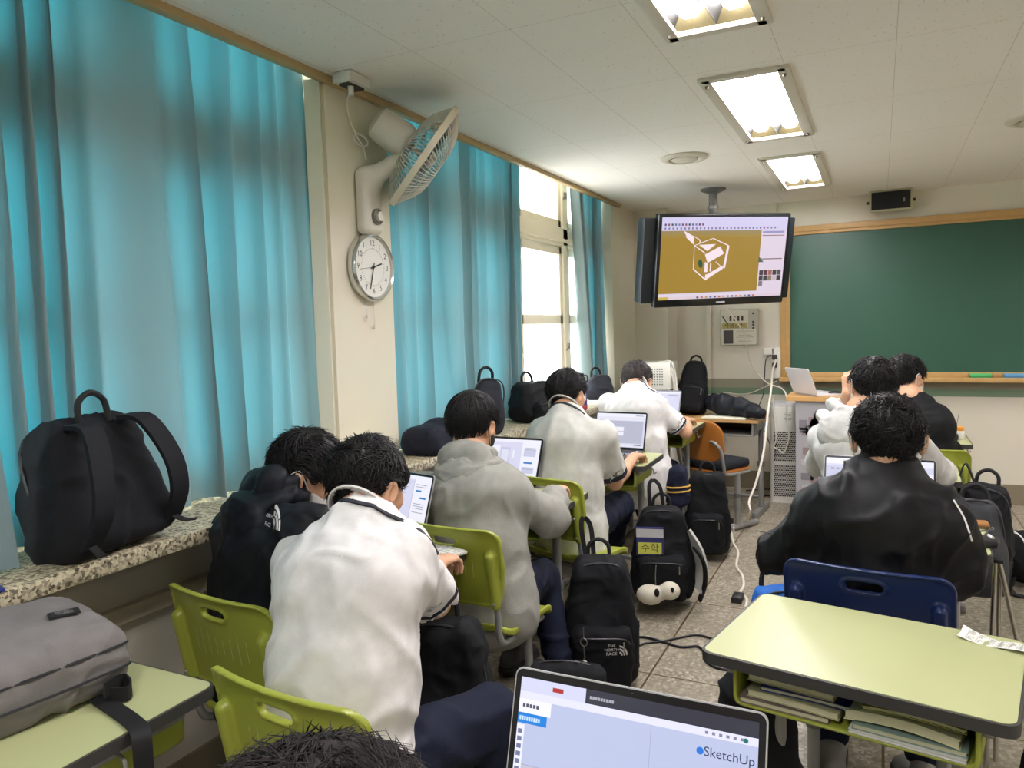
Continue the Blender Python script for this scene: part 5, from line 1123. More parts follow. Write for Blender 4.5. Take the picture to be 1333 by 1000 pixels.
# mice, keyboards
def keyboard(label, loc, yaw):
    t = thing('keyboard', label, 'keyboard', loc, (0, 0, yaw), 'white keyboards'); MB().box((0, 0, 0.007), (0.29, 0.115, 0.012), bev=0.004).build('case', wp, t); b = MB()
    for r in range(5):
        for c in range(14): b.box((-0.13 + c * 0.02, -0.04 + r * 0.02, 0.0145), (0.0165, 0.0165, 0.004))
    b.build('keys', mat('key_white', (236, 236, 232), 0.5), t); return t
def mouse(label, loc, yaw, m=None):
    t = thing('mouse', label, 'mouse', loc, (0, 0, yaw), 'computer mice'); S = SDF(0.004); S.ell((0, 0, 0.008), (0.03, 0.054, 0.026)); S.box((0, 0, -0.05), (0.2, 0.2, 0.05), 0.001, k=0.002, op='s'); npmesh('shell', *S.mesh(1), m or wp, t); MB().cyl((-0.003, 0.03, 0.031), (0.003, 0.03, 0.031), 0.007).build('wheel', dk, t)
p = AZ(600, 714, DZ); keyboard('white keyboard by the hand of the white shirted student in front', (p[0] - 0.10, p[1] - 0.06, DZ), math.radians(-18))
p = AZ(752, 632, DZ); keyboard('white keyboard on the desk of the student in the grey hoodie', (p[0] - 0.14, p[1] + 0.06, DZ), math.radians(-6))
p = AZ(836, 590, DZ); mouse('dark mouse under the hand of the student in the polo shirt', (p[0] - 0.03, 3.98, DZ), 0, black)
p = AZ(910, 545, 0.80); mouse('white mouse on the front desk of the window row', (p[0] - 0.05, 5.06, 0.80), 0)
# ================================================================ BAGS
backpack('big black backpack leaning on the curtain, straps towards the room, on the granite sill', (-1.885, 1.32, 0.937), (math.radians(13), math.radians(3), math.radians(-84)), 0.36, 0.21, 0.365, BK2, seed=21, pocket=False, taper=0.34)
g1 = fabric('bag_grey', (122, 118, 116), 0.85, 0.4)
gb_ = thing('backpack', 'grey backpack with a small black label lying flat on the left foreground desk', 'backpack', (-1.635, 0.815, DZ), (0, 0, math.radians(-10)), 'school backpacks')
S = SDF(0.008); S.box((0, 0, 0.075), (0.165, 0.26, 0.075), 0.05); S.box((-0.02, 0, 0.12), (0.125, 0.235, 0.052), 0.045, k=0.03)
P, F = S.mesh(1); P = wrinkle(P, F, 0.005, 9, 5); P[:, 2] = np.maximum(P[:, 2], 0.001); npmesh('bag_body', P, F, g1, gb_)
for z_, x_ in ((0.058, 0.170), (0.104, 0.164)): MB().tube([(x_ - 0.02, 0.25, z_), (x_, 0.20, z_ + 0.004), (x_ + 0.003, 0, z_), (x_, -0.22, z_)], 0.003, n=6).build('zip', mat('zip_dark', (44, 45, 48), 0.4), gb_)
mb = MB(); mb.box((0.055, 0.165, 0.176), (0.058, 0.034, 0.004), mat('tag_black', (30, 30, 32), 0.6), R=Matrix.Rotation(math.radians(74), 3, 'Z'))
for k, tx in enumerate(('MODERN', 'DAY PACK', 'EST 2010')): put_text(mb, tx, 0.007, (0.055 + 0.009 - 0.009 * k, 0.165, 0.1785), V(0.3, 0.95, 0), V(-0.95, 0.3, 0) * -1 * -1, mat('tag_text', (190, 190, 186), 0.7))
mb.build('label_patch', None, gb_)
gl_ = lambda px, py, z: (rotm((0, 0, math.radians(10))) @ (AZ(px, py, z) - V(-1.635, 0.815, DZ)))
MB().ribbon([gl_(136, 899, DZ + .04), gl_(158, 886, DZ + .03), gl_(170, 893, DZ + .022), gl_(166, 903, DZ + .02), gl_(140, 905, DZ + .02)], 0.03, 0.004, V(0, 0, 1)).build('strap_loop', WEB, gb_)
_e = gl_(184, 950, DZ + 0.004); MB().ribbon([gl_(128, 908, DZ + .012), gl_(148, 922, DZ + .006), gl_(168, 936, DZ + .005), _e + V(-0.01, 0, 0), _e + V(0.012, -0.006, -0.02), _e + V(0.016, -0.008, -0.10)], 0.036, 0.003, [V(.35, .9, 0)] * 4 + [V(.15, .98, 0)] * 2).build('strap_tail', WEB, gb_)
backpack('large black backpack standing on the floor beside the white shirted student', (-1.235, 1.92, 0.046), (math.radians(-4), 0, math.radians(16)), 0.37, 0.20, 0.55, BK, seed=22, straps=None, taper=0.3)
b4 = backpack('black backpack with a white emblem and key ring hung from the grey hoodie student desk', (-1.045, 2.90, 0.03), (math.radians(4), 0, math.radians(22)), 0.31, 0.20, 0.52, BK, seed=23, straps=None, taper=0.32)
MB().ribbon([(-0.05, 0.06, 0.48), (-0.07, 0.08, 0.62), (-0.06, 0.09, 0.665), (-0.03, 0.09, 0.62), (-0.02, 0.06, 0.48)], 0.02, 0.005, V(1, 0, 0)).build('hanging_loop', WEB, b4)
Rz = rotm((math.radians(4), 0, math.radians(22)))
def on_bag(bt, mkfn, pocket='front_pocket'):
    ch = [c for c in bt.children if c.name.startswith(pocket)][0]; mb = mkfn(); project_on(mb, ch, V(0, -1, 0), 0.002); return mb.build('emblem', None, ch)
def _mk():
    mb = MB()
    for k, tx in enumerate(('THE', 'NORTH', 'FACE')): put_text(mb, tx, 0.022, (0.035, -0.2, 0.225 - 0.017 * k), V(1, 0, 0), V(0, 0, 1), lgw, width=(0.03, 0.055, 0.042)[k])
    A = np.linspace(0, PI / 2, 7)
    for k in range(3):
        mb.add([(0.066 + math.cos(a) * r, -0.2, 0.183 + 1.4 * math.sin(a) * r) for a in A for r in (0.006 + 0.01 * k, 0.012 + 0.01 * k)], [(2 * i, 2 * i + 1, 2 * i + 3, 2 * i + 2) for i in range(6)], lgw)
    return mb
on_bag(b4, _mk)
o4 = V(-1.045, 2.90, 0.03)
kc = o4 + Rz @ V(-0.075, -0.20, 0.285); t = thing('keychain', 'silver key ring chain with a small pale charm on the emblem backpack', 'keychain', kc)
MB().tube([(0, 0, 0.03), (0, 0, -0.015)], 0.002, mtl, n=6, smooth=1).tube([(0.014 * math.cos(q), 0, -0.03 + 0.016 * math.sin(q)) for q in np.linspace(0, 2 * PI, 16)[:-1]], 0.0022, mtl, closed=True, smooth=1).tube([(0, 0, -0.046), (0.003, 0, -0.085), (0, 0, -0.10)], 0.003, mtl, n=6).build('chain', None, t)
S = SDF(0.004); S.ell((0.002, 0, -0.122), (0.014, 0.009, 0.022)); npmesh('charm', *S.mesh(1), ven, t)
backpack('slumped black bag with white zip ends on the floor behind the nearest laptop', (-1.00, 2.36, 0.0), (math.radians(-28), 0, math.radians(18)), 0.36, 0.18, 0.30, BK, seed=24, straps=None, pocket=False, handle=False)
b6 = backpack('black backpack with a plush panda head hung at the polo shirt student desk', (-1.045, 3.90, 0.05), (math.radians(3), 0, math.radians(14)), 0.33, 0.20, 0.48, BK, seed=25, straps=None, taper=0.36)
MB().ribbon([(-0.06, 0.05, 0.45), (-0.065, 0.06, 0.58), (-0.04, 0.07, 0.61), (-0.005, 0.06, 0.57), (0.01, 0.05, 0.45)], 0.02, 0.006, V(1, 0, 0)).build('hanging_loop', WEB, b6)
MB().ribbon([(0.13, -0.03, 0.36), (0.185, -0.06, 0.27), (0.205, -0.05, 0.14), (0.18, -0.04, 0.05)], 0.10, 0.012, V(0.4, -0.6, 0)).build('shoulder_strap', mat('strap_white', (206, 204, 198), 0.7), b6)
MB().ribbon([(0.16, -0.10, 0.30), (0.212, -0.10, 0.22), (0.218, -0.09, 0.1), (0.19, -0.07, 0.0)], 0.03, 0.010, V(0.3, -0.6, 0)).build('strap_edge', WEB, b6)
mb = MB(); mb.box((-0.055, -0.125, 0.335), (0.12, 0.012, 0.14), mat('book_navy', (44, 48, 104), 0.5), R=Matrix.Rotation(-0.1, 3, 'X')); o_ = V(-1.045, 3.90, 0.05)
t = thing('book', 'navy, white and yellow book poking out of the panda backpack', 'book', o_ + rotm((0.05, 0, math.radians(14))) @ V(-0.06, -0.118, 0.27), (0.0, 0, math.radians(14)), 'books and papers')
MB().box((0, 0, 0.06), (0.14, 0.014, 0.15), mat('book_navy', (44, 48, 104), 0.5)).box((0, -0.0075, 0.105), (0.14, 0.001, 0.045), mat('paper_grey', (190, 190, 190), 0.6)).build('cover', None, t)
mb = MB(); mb.box((0, -0.009, 0.025), (0.12, 0.003, 0.06), mat('label_yellow', (206, 206, 90), 0.6)); put_text(mb, '수학', 0.04, (0, -0.0115, 0.025), V(1, 0, 0), V(0, 0, 1), ink, width=0.09); mb.build('cover_label', None, t)
pw_ = mat('plush_white', (222, 216, 196), 0.95, bump=0.6, bscale=300); pk_ = mat('plush_black', (26, 25, 26), 0.95)
pc = o_ + rotm((0.05, 0, math.radians(14))) @ V(-0.01, -0.215, 0.10); t = thing('plush_toy', 'white and black plush panda head dangling on a chain from the backpack', 'plush toy', pc, (0, 0, math.radians(10)), None)
S = SDF(0.006); S.ell((-0.05, 0, -0.02), (0.07, 0.05, 0.052)).ell((0.05, 0, 0.008), (0.052, 0.046, 0.046), k=0.03); npmesh('head', *S.mesh(1), pw_, t)
for x, z, r in ((-0.012, 0.008, 0.017), (0.066, 0.028, 0.011)):
    S = SDF(0.004); S.ell((x, -0.044, z), (r * 0.8, 0.01, r * 1.3)); npmesh('eye_patch', *S.mesh(1), pk_, t)
MB().tube([(-0.02, -0.01, 0.035), (-0.022, 0.0, 0.08), (-0.02, 0.02, 0.13)], 0.0025, n=6).build('chain', mtl, t)
backpack('black backpack with a looped strap hung at the front desk of the window row', (-0.99, 4.82, 0.03), (math.radians(2), 0, math.radians(10)), 0.27, 0.18, 0.52, BK, seed=26, straps='hang')
t = thing('garment', 'folded navy knitwear with two gold stripes beside the front window desk', 'garment', (-1.13, 4.62, 0.50), (0, 0, 0.2))
S = SDF(0.008); S.econe((0, 0, -0.10), (0, 0, 0.07), (0.075, 0.05), (0.06, 0.05), V(1, 0, 0)); P, F = S.mesh(1); npmesh('cloth', wrinkle(P, F, 0.006, 14, 4), F, fabric('knit_navy', (28, 32, 52)), t)
for z in (-0.012, -0.04): MB().tube([(0.072 * math.cos(q), 0.055 * math.sin(q), z + 0.006 * math.cos(q)) for q in np.linspace(0, 2 * PI, 20)[:-1]], 0.006, closed=True, smooth=1, n=6).build('stripe', mat('stripe_gold', (206, 164, 70), 0.6), t)
backpack('upright black backpack with a top loop standing on the wooden desk by the wall', (-1.40, 6.16, WZ), (math.radians(-9), math.radians(7), math.radians(12)), 0.24, 0.17, 0.44, BK, seed=27, taper=0.4)
bg = fabric('bag_charcoal', (40, 42, 50), 0.8)
backpack('flat charcoal bag with two handles standing on the sill before the second curtain', (-1.92, 3.52, 0.937), (math.radians(4), math.radians(8), math.radians(64)), 0.24, 0.09, 0.31, bg, seed=28, pocket=False, straps=None, taper=0.45, cat='bag', group='bags on the window sill', name='tote_bag')
backpack('black bag with white lettered strap on the sill below the bare window', (-1.90, 4.18, 0.937), (0, 0, math.radians(70)), 0.34, 0.2, 0.24, BK, seed=29, straps=None, cat='bag', group='bags on the window sill', name='sports_bag')
t = thing('cloth_bundle', 'navy cloth bundle with a white edge on the sill under the second curtain', 'cloth bundle', (-1.88, 2.98, 0.937), (0, 0, 0.0))
S = SDF(0.009); S.box((0, 0, 0.06), (0.10, 0.16, 0.075), 0.06).ell((0.02, 0.12, 0.05), (0.09, 0.1, 0.06)); P, F = S.mesh(1); P = wrinkle(P, F, 0.010, 8, 44); P[:, 2] = np.maximum(P[:, 2], 0.001); npmesh('cloth', P, F, fabric('bundle_navy', (30, 32, 44)), t)
MB().ribbon([(0.09, 0.06, 0.055), (0.10, 0.13, 0.06), (0.09, 0.19, 0.085)], 0.025, 0.006, V(0, 0, 1)).build('white_edge', wp, t)
backpack('dark grey upright bag on the far end of the sill beside the narrow curtain', (-1.90, 5.36, 0.937), (0, 0, math.radians(60)), 0.22, 0.12, 0.20, bg, seed=30, straps=None, pocket=False, cat='bag', group='bags on the window sill', name='bag')
b13 = backpack('black multi pocket backpack hung on the right of the pale hoodie student desk', (0.40, 4.06, 0.26), (math.radians(2), math.radians(6), math.radians(-14)), 0.29, 0.22, 0.46, BK, seed=31, straps=None, taper=0.4)
MB().ribbon([(-0.10, 0.0, 0.40), (-0.10, 0.0, 0.50), (-0.085, 0.0, 0.545), (-0.05, 0.0, 0.48), (-0.02, 0.0, 0.40)], 0.022, 0.006, V(0, 1, 0)).build('hanging_loop', WEB, b13)
bb = fabric('bag_blue', (30, 96, 178), 0.7)
backpack('bright blue bag hung left of the navy chair', (-0.30, 2.62, 0.20), (0, 0, math.radians(25)), 0.22, 0.15, 0.40, bb, fabric('bag_blue_dark', (24, 62, 140), 0.7), seed=32, straps=None)
backpack('black bag hanging under the left side of the large right foreground desk', (-0.285, 1.96, 0.10), (0, 0, math.radians(30)), 0.22, 0.14, 0.50, BK, seed=33, straps=None, pocket=False)
backpack('black bag hanging under the right side of the large right foreground desk', (0.42, 1.92, 0.05), (0, 0, math.radians(-10)), 0.30, 0.18, 0.52, BK, seed=34, straps=None)
backpack('dark grey bag leaning on the far right edge of the black jacket student desk', (0.335, 3.32, 0.42), (math.radians(-8), 0, math.radians(-4)), 0.22, 0.10, 0.37, fabric('bag_slate', (62, 63, 66), 0.75), seed=35, pocket=False, straps=None, cat='bag', name='bag', handle=True, group='school backpacks')
t = thing('round_bag', 'round black bag with white piping on the floor at the right picture edge', 'bag', (0.78, 4.95, 0.0), (0, 0, 0.3))
S = SDF(0.009); S.ell((0, 0, 0.15), (0.21, 0.15, 0.15)); S.box((0, 0, -0.1), (1, 1, 0.1), 0.01, k=0.01, op='s'); P, F = S.mesh(1); npmesh('bag_body', wrinkle(P, F, 0.006, 10, 71), F, BK, t)
for sx in (-0.10, 0.06): MB().tube([(sx + 0.02 * math.cos(q), -0.155 * math.sqrt(max(0.02, 1 - (sx / 0.21) ** 2)) * math.cos(q), 0.155 + 0.15 * math.sqrt(1 - (sx / 0.21) ** 2) * math.sin(q)) for q in np.linspace(-1.2, 1.9, 14)], 0.006, n=6, smooth=2).build('piping', lgw, t)
MB().ribbon([(-0.15, -0.10, 0.06), (-0.2, -0.22, 0.012), (-0.06, -0.28, 0.006), (0.15, -0.24, 0.006)], 0.04, 0.005, V(0.2, 1, 0.1)).build('shoulder_strap', WEB, t)
# ================================================================ WALL END: CABINET, LECTERN, PURIFIER
met = mat('metal_white', (222, 220, 210), 0.4)
t = thing('white_cabinet', 'white open fronted cabinet in the far window corner', 'cabinet', (-1.635, 6.0, 0))
MB().box((-0.155, 0, 0.49), (0.012, 0.34, 0.98)).box((0.155, 0, 0.49), (0.012, 0.34, 0.98)).box((0, 0, 0.974), (0.32, 0.34, 0.012)).box((0, 0, 0.05), (0.32, 0.34, 0.012)).box((0, 0.165, 0.49), (0.32, 0.01, 0.98)).box((0, 0, 0.62), (0.31, 0.33, 0.012)).build('body', met, t)
MB().box((-0.075, -0.163, 0.80), (0.15, 0.012, 0.33), bev=0.003).build('door', met, t)
t = thing('perforated_box', 'white perforated metal box with cables on top of the corner cabinet', 'box', (-1.66, 5.98, 0.98), (0, 0, 0.05))
MB().box((0, 0, 0.115), (0.35, 0.30, 0.22), bev=0.012).build('case', met, t)
mb = MB()
for r in range(7):
    for c in range(13):
        if (c < 4 or c > 5): mb.box((-0.13 + c * 0.02, -0.1505, 0.05 + r * 0.02), (0.010, 0.002, 0.010))
mb.build('vent_hole', mat('hole_dark', (110, 108, 100), 0.8), t)['kind'] = 'stuff'
for k in range(3): MB().tube([(0.05 + 0.03 * k, -0.02, 0.228), (0.13 + 0.02 * k, -0.07, 0.20 + 0.01 * k), (0.185 + 0.012 * k, -0.10, 0.10), (0.19 + 0.012 * k, -0.10, -0.10), (0.185, -0.12, -0.24)], 0.006, n=6).build('cable', wp, t)
lec = thing('lectern', 'lectern with a wooden top and clear grey plastic sides before the chalkboard', 'lectern', (-0.16, 6.20, 0))
MB().prism(rrect(0.95, 0.46, 0.03), 0.90, 0.932).build('top', mat('lectern_wood', (204, 158, 100), 0.4, vary=0.1, vscale=16), lec)
cp = mat('plastic_clear_grey', (176, 174, 178), 0.25, spec=0.6)
MB().box((-0.40, 0, 0.46), (0.012, 0.40, 0.88)).box((0.40, 0, 0.46), (0.012, 0.40, 0.88)).box((0, -0.195, 0.46), (0.80, 0.012, 0.88)).build('side_panel', cp, lec)
mb = MB(); r_ = random.Random(3)
for k in range(26): mb.box((-0.36 + 0.14 * r_.random(), -0.203, 0.18 + 0.62 * r_.random()), (0.04 + 0.05 * r_.random(), 0.002, 0.03 + 0.05 * r_.random()), mat('mottle_%d' % (k % 3), ((150, 130, 130), (196, 192, 196), (130, 126, 132))[k % 3], 0.4))
mb.build('front_print', None, lec)['kind'] = 'stuff'
MB().box((0, 0, 0.02), (0.84, 0.42, 0.04), bev=0.006).build('plinth', steel2, lec)
t = thing('mouse', 'small black mouse beside the white laptop on the lectern', 'mouse', AY(1087, 508, 6.13) * V(1, 1, 0) + V(0, 0, 0.933), group='computer mice')
S = SDF(0.004); S.ell((0, 0, 0.012), (0.05, 0.03, 0.022)); S.box((0, 0, -0.05), (0.2, 0.2, 0.05), 0.001, k=0.002, op='s'); npmesh('shell', *S.mesh(1), black, t)
t = thing('air_purifier', 'white tower air purifier with perforated front beside the lectern', 'air purifier', (-0.70, 6.60, 0), (0, 0, 0.1))
MB().prism(rrect(0.25, 0.25, 0.06), 0.0, 0.80).build('body', met, t)
MB().prism(rrect(0.235, 0.235, 0.055), 0.80, 0.83).build('top_cap', mat('plastic_pale_grey', (196, 196, 196), 0.35), t)
mb = MB(); hd = mat('hole_black', (44, 44, 46), 0.8)
for r in range(33):
    for c in range(11):
        if r == 16 or r == 17: continue
        x = -0.088 + c * 0.0165 + (0.008 if r % 2 else 0); z = 0.06 + r * 0.0165
        if abs(x) < 0.09: mb.box((x, -0.1255, z), (0.0115, 0.002, 0.0115), hd, R=Matrix.Rotation(PI / 4, 3, 'Y'))
mb.build('perforation', None, t)['kind'] = 'stuff'
mb = MB(); mb.box((0.03, -0.126, 0.725), (0.10, 0.003, 0.10), mat('sticker', (222, 222, 208), 0.6))
for k in range(5): mb.box((0.02 - 0.005 * (k % 2), -0.128, 0.757 - 0.016 * k), (0.06 - 0.01 * (k % 3), 0.002, 0.004), mat('ink_grey', (120, 128, 118), 0.8))
mb.build('sticker', None, t)
# wooden desk load
t = thing('jacket', 'folded black jacket lying on the wooden desk', 'jacket', (-1.03, 6.02, WZ + 0.012), (0, 0, math.radians(-14)))
S = SDF(0.009); S.chain([(-0.20, 0.06, 0.09), (-0.08, 0.02, 0.085), (0.06, -0.02, 0.07), (0.20, -0.05, 0.05)], [0.07, 0.075, 0.062, 0.045], 0.05).cone((0.1, -0.03, 0.06), (0.245, -0.09, 0.035), 0.05, 0.045); P, F = S.mesh(1); P = wrinkle(P, F, 0.010, 9, 61); P[:, 2] = np.maximum(P[:, 2], 0.002); npmesh('cloth', P, F, jk, t)
t = thing('book', 'thin pale book under the black jacket on the wooden desk', 'book', (-1.07, 5.98, WZ), (0, 0, math.radians(-6)), 'books and papers')
MB().box((0, 0, 0.006), (0.34, 0.24, 0.012), bev=0.002).build('cover', pm, t)
# ================================================================ SMALL THINGS
TR = DZ - 0.117
Rd = math.radians(-10.5); cF = V(-0.027, 1.85, 0)
def in_tray(x, y, z): c, s = math.cos(Rd), math.sin(Rd); return (cF[0] + c * x - s * y, cF[1] + s * x + c * y, z)
def book(label, x, y, z, w, d, th, col, bend=0.0, rot=0.0, edgec=(196, 192, 158)):
    p = in_tray(x, y, z); t = thing('book', label, 'book', p, (0, 0, Rd + rot), 'books and papers in the desk tray')
    n = 12
    def sheet(mb, z0, z1, ins, m):
        vs = []
        for i in range(n + 1):
            u = i / n; xx = (u - .5) * (w - ins * 2); dz = bend * (math.sin(u * PI) - 0.0) 
            vs += [(xx, -d / 2 + ins, z0 + dz), (xx, d / 2 - ins, z0 + dz), (xx, d / 2 - ins, z1 + dz), (xx, -d / 2 + ins, z1 + dz)]
        fs = [(i * 4 + k, i * 4 + (k + 1) % 4, i * 4 + 4 + (k + 1) % 4, i * 4 + 4 + k) for i in range(n) for k in range(4)] + [(3, 2, 1, 0), tuple(n * 4 + k for k in range(4))]
        mb.add(vs, fs, m)
    b = MB(); sheet(b, 0.0015, th - 0.0015, 0.003, None); b.build('pages', mat('pages_%d' % edgec[0], edgec, 0.8, bump=0.3, bscale=400), t)
    cm_ = mat('cover_%d_%d_%d' % col, col, 0.45)
    b = MB(); sheet(b, th - 0.0015, th, 0, None); b.build('cover', cm_, t); b = MB(); sheet(b, 0.0, 0.0015, 0, None); b.build('back_cover', cm_, t)
book('bottom grey brown book in the left half of the desk tray', -0.135, -0.05, TR, 0.195, 0.26, 0.013, (120, 104, 98), 0, 0.03)
book('pale book lying second from bottom in the left half of the tray', -0.11, -0.045, TR + 0.0135, 0.20, 0.26, 0.016, (170, 168, 128), 0.002, -0.03)
book('book with dark blue cover edge in the left half of the desk tray', -0.09, -0.04, TR + 0.032, 0.20, 0.25, 0.010, (38, 58, 120), 0.002, 0.04)
book('topmost pale book of the left half of the tray', -0.12, -0.035, TR + 0.0445, 0.19, 0.25, 0.015, (186, 180, 140), 0.0, -0.02)
book('bottom white workbook in the right half of the desk tray', 0.115, -0.055, TR, 0.215, 0.26, 0.008, (214, 214, 206), 0, -0.01, (214, 214, 204))
book('green grey workbook, second from bottom in the right half of the tray', 0.115, -0.05, TR + 0.0085, 0.21, 0.26, 0.012, (128, 148, 136), 0.0, 0.02)
book('thick curved pale workbook, third from bottom in right half of the tray', 0.105, -0.045, TR + 0.021, 0.215, 0.26, 0.020, (206, 204, 164), 0.010, -0.02)
book('topmost lime tinted workbook in the right half of the tray', 0.12, -0.04, TR + 0.048, 0.19, 0.25, 0.009, (178, 182, 96), 0.006, 0.03)
# paper slip in a clear sleeve on the right foreground desk
t = thing('paper_slip', 'printed paper slip in a clear sleeve at the far right corner of the front desk', 'paper', in_tray(0.26, 0.165, DZ), (0, 0, math.radians(-22)), None)
def bendp(x, y): return (x, y, 0.004 + 0.020 * max(0, (-x - 0.02)) / 0.08 * (1 if y > 0 else 0.4) + 0.006 * math.sin(x * 30))
def grid(mb, x0, x1, y0, y1, dz, m, n=14):
    vs = [];
    for i in range(n + 1):
        for y in (y0, (y0 + y1) / 2, y1): p = bendp(x0 + (x1 - x0) * i / n, y); vs.append((p[0], p[1], p[2] + dz))
    mb.add(vs, [(i * 3 + k, i * 3 + 3 + k, i * 3 + 4 + k, i * 3 + 1 + k) for i in range(n) for k in (0, 1)], m)
mb = MB(); grid(mb, -0.09, 0.16, -0.024, 0.024, 0, mat('slip_white', (236, 234, 226), 0.5)); mb.build('slip', None, t)
mb = MB(); r_ = random.Random(5)
for c in range(11):
    x0 = -0.072 + c * 0.0205; grid(mb, x0 - 0.0035, x0 - 0.003, -0.022, 0.022, 0.0006, ink, 1)
    for k in range(9): grid(mb, x0, x0 + 0.004 + 0.009 * r_.random(), 0.017 - k * 0.0042, 0.0186 - k * 0.0042, 0.0006, mat('ink_grey', (120, 128, 118), 0.8), 1)
mb.build('print', None, t)['kind'] = 'stuff'
# small goods on desks and sill
t = thing('glasses_case', 'brown leather case on the desk right of the black jacket student', 'case', AZ(1268, 681, DZ) * V(1, 1, 0) + V(-0.02, -0.06, DZ), (0, 0, 0.05))
MB().box((0, 0, 0.011), (0.12, 0.06, 0.022), bev=0.01).build('shell', mat('leather_brown', (150, 104, 52), 0.5, vary=0.1), t); MB().box((0, -0.03, 0.011), (0.118, 0.003, 0.002)).build('seam', dk, t)
t = thing('earphone_case', 'black open case with white earphones on the desk by the black jacket elbow', 'case', AZ(1281, 708, DZ) * V(1, 1, 0) + V(-0.012, -0.02, DZ), (0, 0, -0.2))
MB().box((0, 0, 0.014), (0.105, 0.07, 0.028), bev=0.01).build('shell', black, t)
MB().tube([(-0.03, -0.02, 0.031), (-0.01, 0.01, 0.031), (0.0, -0.015, 0.031)], 0.005, n=6).tube([(0.02, 0.02, 0.031), (0.035, -0.01, 0.031)], 0.005, n=6).build('earphone', wp, t)
cable('thin dark cable looping over the desk edge beside the earphone case', [AZ(1262, 700, DZ + .004), AZ(1275, 692, DZ + .02), AZ(1292, 690, DZ + .02), AZ(1304, 688, DZ + 0.01) + V(-0.03, 0, 0), AZ(1290, 698, DZ + .004) + V(-0.02, 0, 0)], 0.0028, mat('cable_grey', (80, 80, 80), 0.5))
p = AZ(1249, 571, DZ); t = thing('bottle', 'small white bottle with an orange cap on the desk near the board', 'bottle', (p[0] - 0.0, p[1] - 0.02, DZ))
MB().lathe([(0, 0), (0.024, 0), (0.026, 0.004), (0.026, 0.045), (0.02, 0.052), (0.0, 0.052)]).build('body', wp, t); MB().lathe([(0.019, 0.05), (0.022, 0.052), (0.022, 0.074), (0.019, 0.077), (0, 0.077)]).build('cap', mat('cap_orange', (226, 150, 50), 0.4), t)
p = AZ(1240, 573, DZ); t = thing('pencil_case', 'small black case on the desk near the board left of the bottle', 'case', (p[0] - 0.02, p[1], DZ)); MB().box((0, 0, 0.02), (0.10, 0.06, 0.04), bev=0.012).build('shell', black, t); MB().tube([(-0.05, 0.02, 0.03), (-0.04, 0.03, 0.10), (0.0, 0.03, 0.13), (0.02, 0.02, 0.06)], 0.002, n=5).tube([(0.03, 0.02, 0.03), (0.055, 0.03, 0.16)], 0.0015, n=5).build('wire', black, t)
p = AZ(1228, 606, DZ); t = thing('paper_sheet', 'white sheet with a red drawing on the desk of the pale hoodie student', 'paper', (p[0] - 0.02, p[1], DZ), (0, 0, -0.2)); MB().box((0, 0, 0.0015), (0.14, 0.18, 0.003)).build('sheet', pm, t)
mb = MB()
for k in range(5): mb.add([(-0.05 + 0.018 * k, -0.03 + 0.01 * (k % 2), 0.0035), (-0.03 + 0.02 * k, -0.045, 0.0035), (-0.01 + 0.018 * k, 0.0, 0.0035)], [(0, 1, 2)], mat('print_red', (190, 50, 50), 0.6))
mb.build('print', None, t)['kind'] = 'stuff'
p = AZ(764, 532, SILL); t = thing('drink_bottle', 'tall navy drink bottle with a black loop cap on the window sill', 'bottle', (-1.84, 4.82, SILL))
MB().lathe([(0, 0), (0.037, 0), (0.039, 0.006), (0.039, 0.185), (0.032, 0.205), (0, 0.207)], n=28).build('body', mat('bottle_navy', (36, 44, 110), 0.35), t); MB().lathe([(0.03, 0.20), (0.031, 0.222), (0.02, 0.226), (0.018, 0.25), (0.0, 0.252)]).tube([(0.02, -0.0, 0.235), (0.045, -0.01, 0.235), (0.052, -0.01, 0.21), (0.045, -0.01, 0.19)], 0.005, n=6).build('cap', black, t)
mb = MB(); mb.box((0.028, -0.028, 0.09), (0.03, 0.002, 0.05), R=Matrix.Rotation(PI / 4, 3, 'Z')); mb.build('sticker', pm, t)
t = thing('pencil_case', 'small red pencil case on the sill beside the navy bottle', 'case', (-1.815, 4.72, SILL), (0, 0, 1.2)); MB().box((0, 0, 0.02), (0.12, 0.04, 0.04), bev=0.015).build('shell', mat('case_red', (150, 40, 48), 0.6), t)
t = thing('paper_stack', 'loose white papers on the sill behind the navy bottle', 'paper', (-1.90, 5.08, SILL), (0, 0, 0.3)); MB().box((0, 0, 0.012), (0.2, 0.28, 0.024), bev=0.001).build('sheets', pm, t)
p = AZ(0, 766, SILL); t = thing('name_card', 'navy framed name card lying on the sill at the left picture edge', 'card', (-1.86, 0.93, SILL), (0, 0, -0.3)); MB().box((0, 0, 0.004), (0.10, 0.15, 0.008), bev=0.002).build('holder', mat('holder_navy', (34, 50, 120), 0.4), t); MB().box((0, 0, 0.0085), (0.075, 0.12, 0.001)).build('card', pm, t)
t = thing('paper_cup', 'white paper cup lying on the sill at the left picture edge', 'cup', (-1.80, 0.90, SILL + 0.03), (PI / 2, 0, 0.5)); MB().lathe([(0, -0.04), (0.026, -0.04), (0.034, 0.04), (0.031, 0.04), (0.024, -0.035), (0, -0.035)]).build('cup', wp, t)
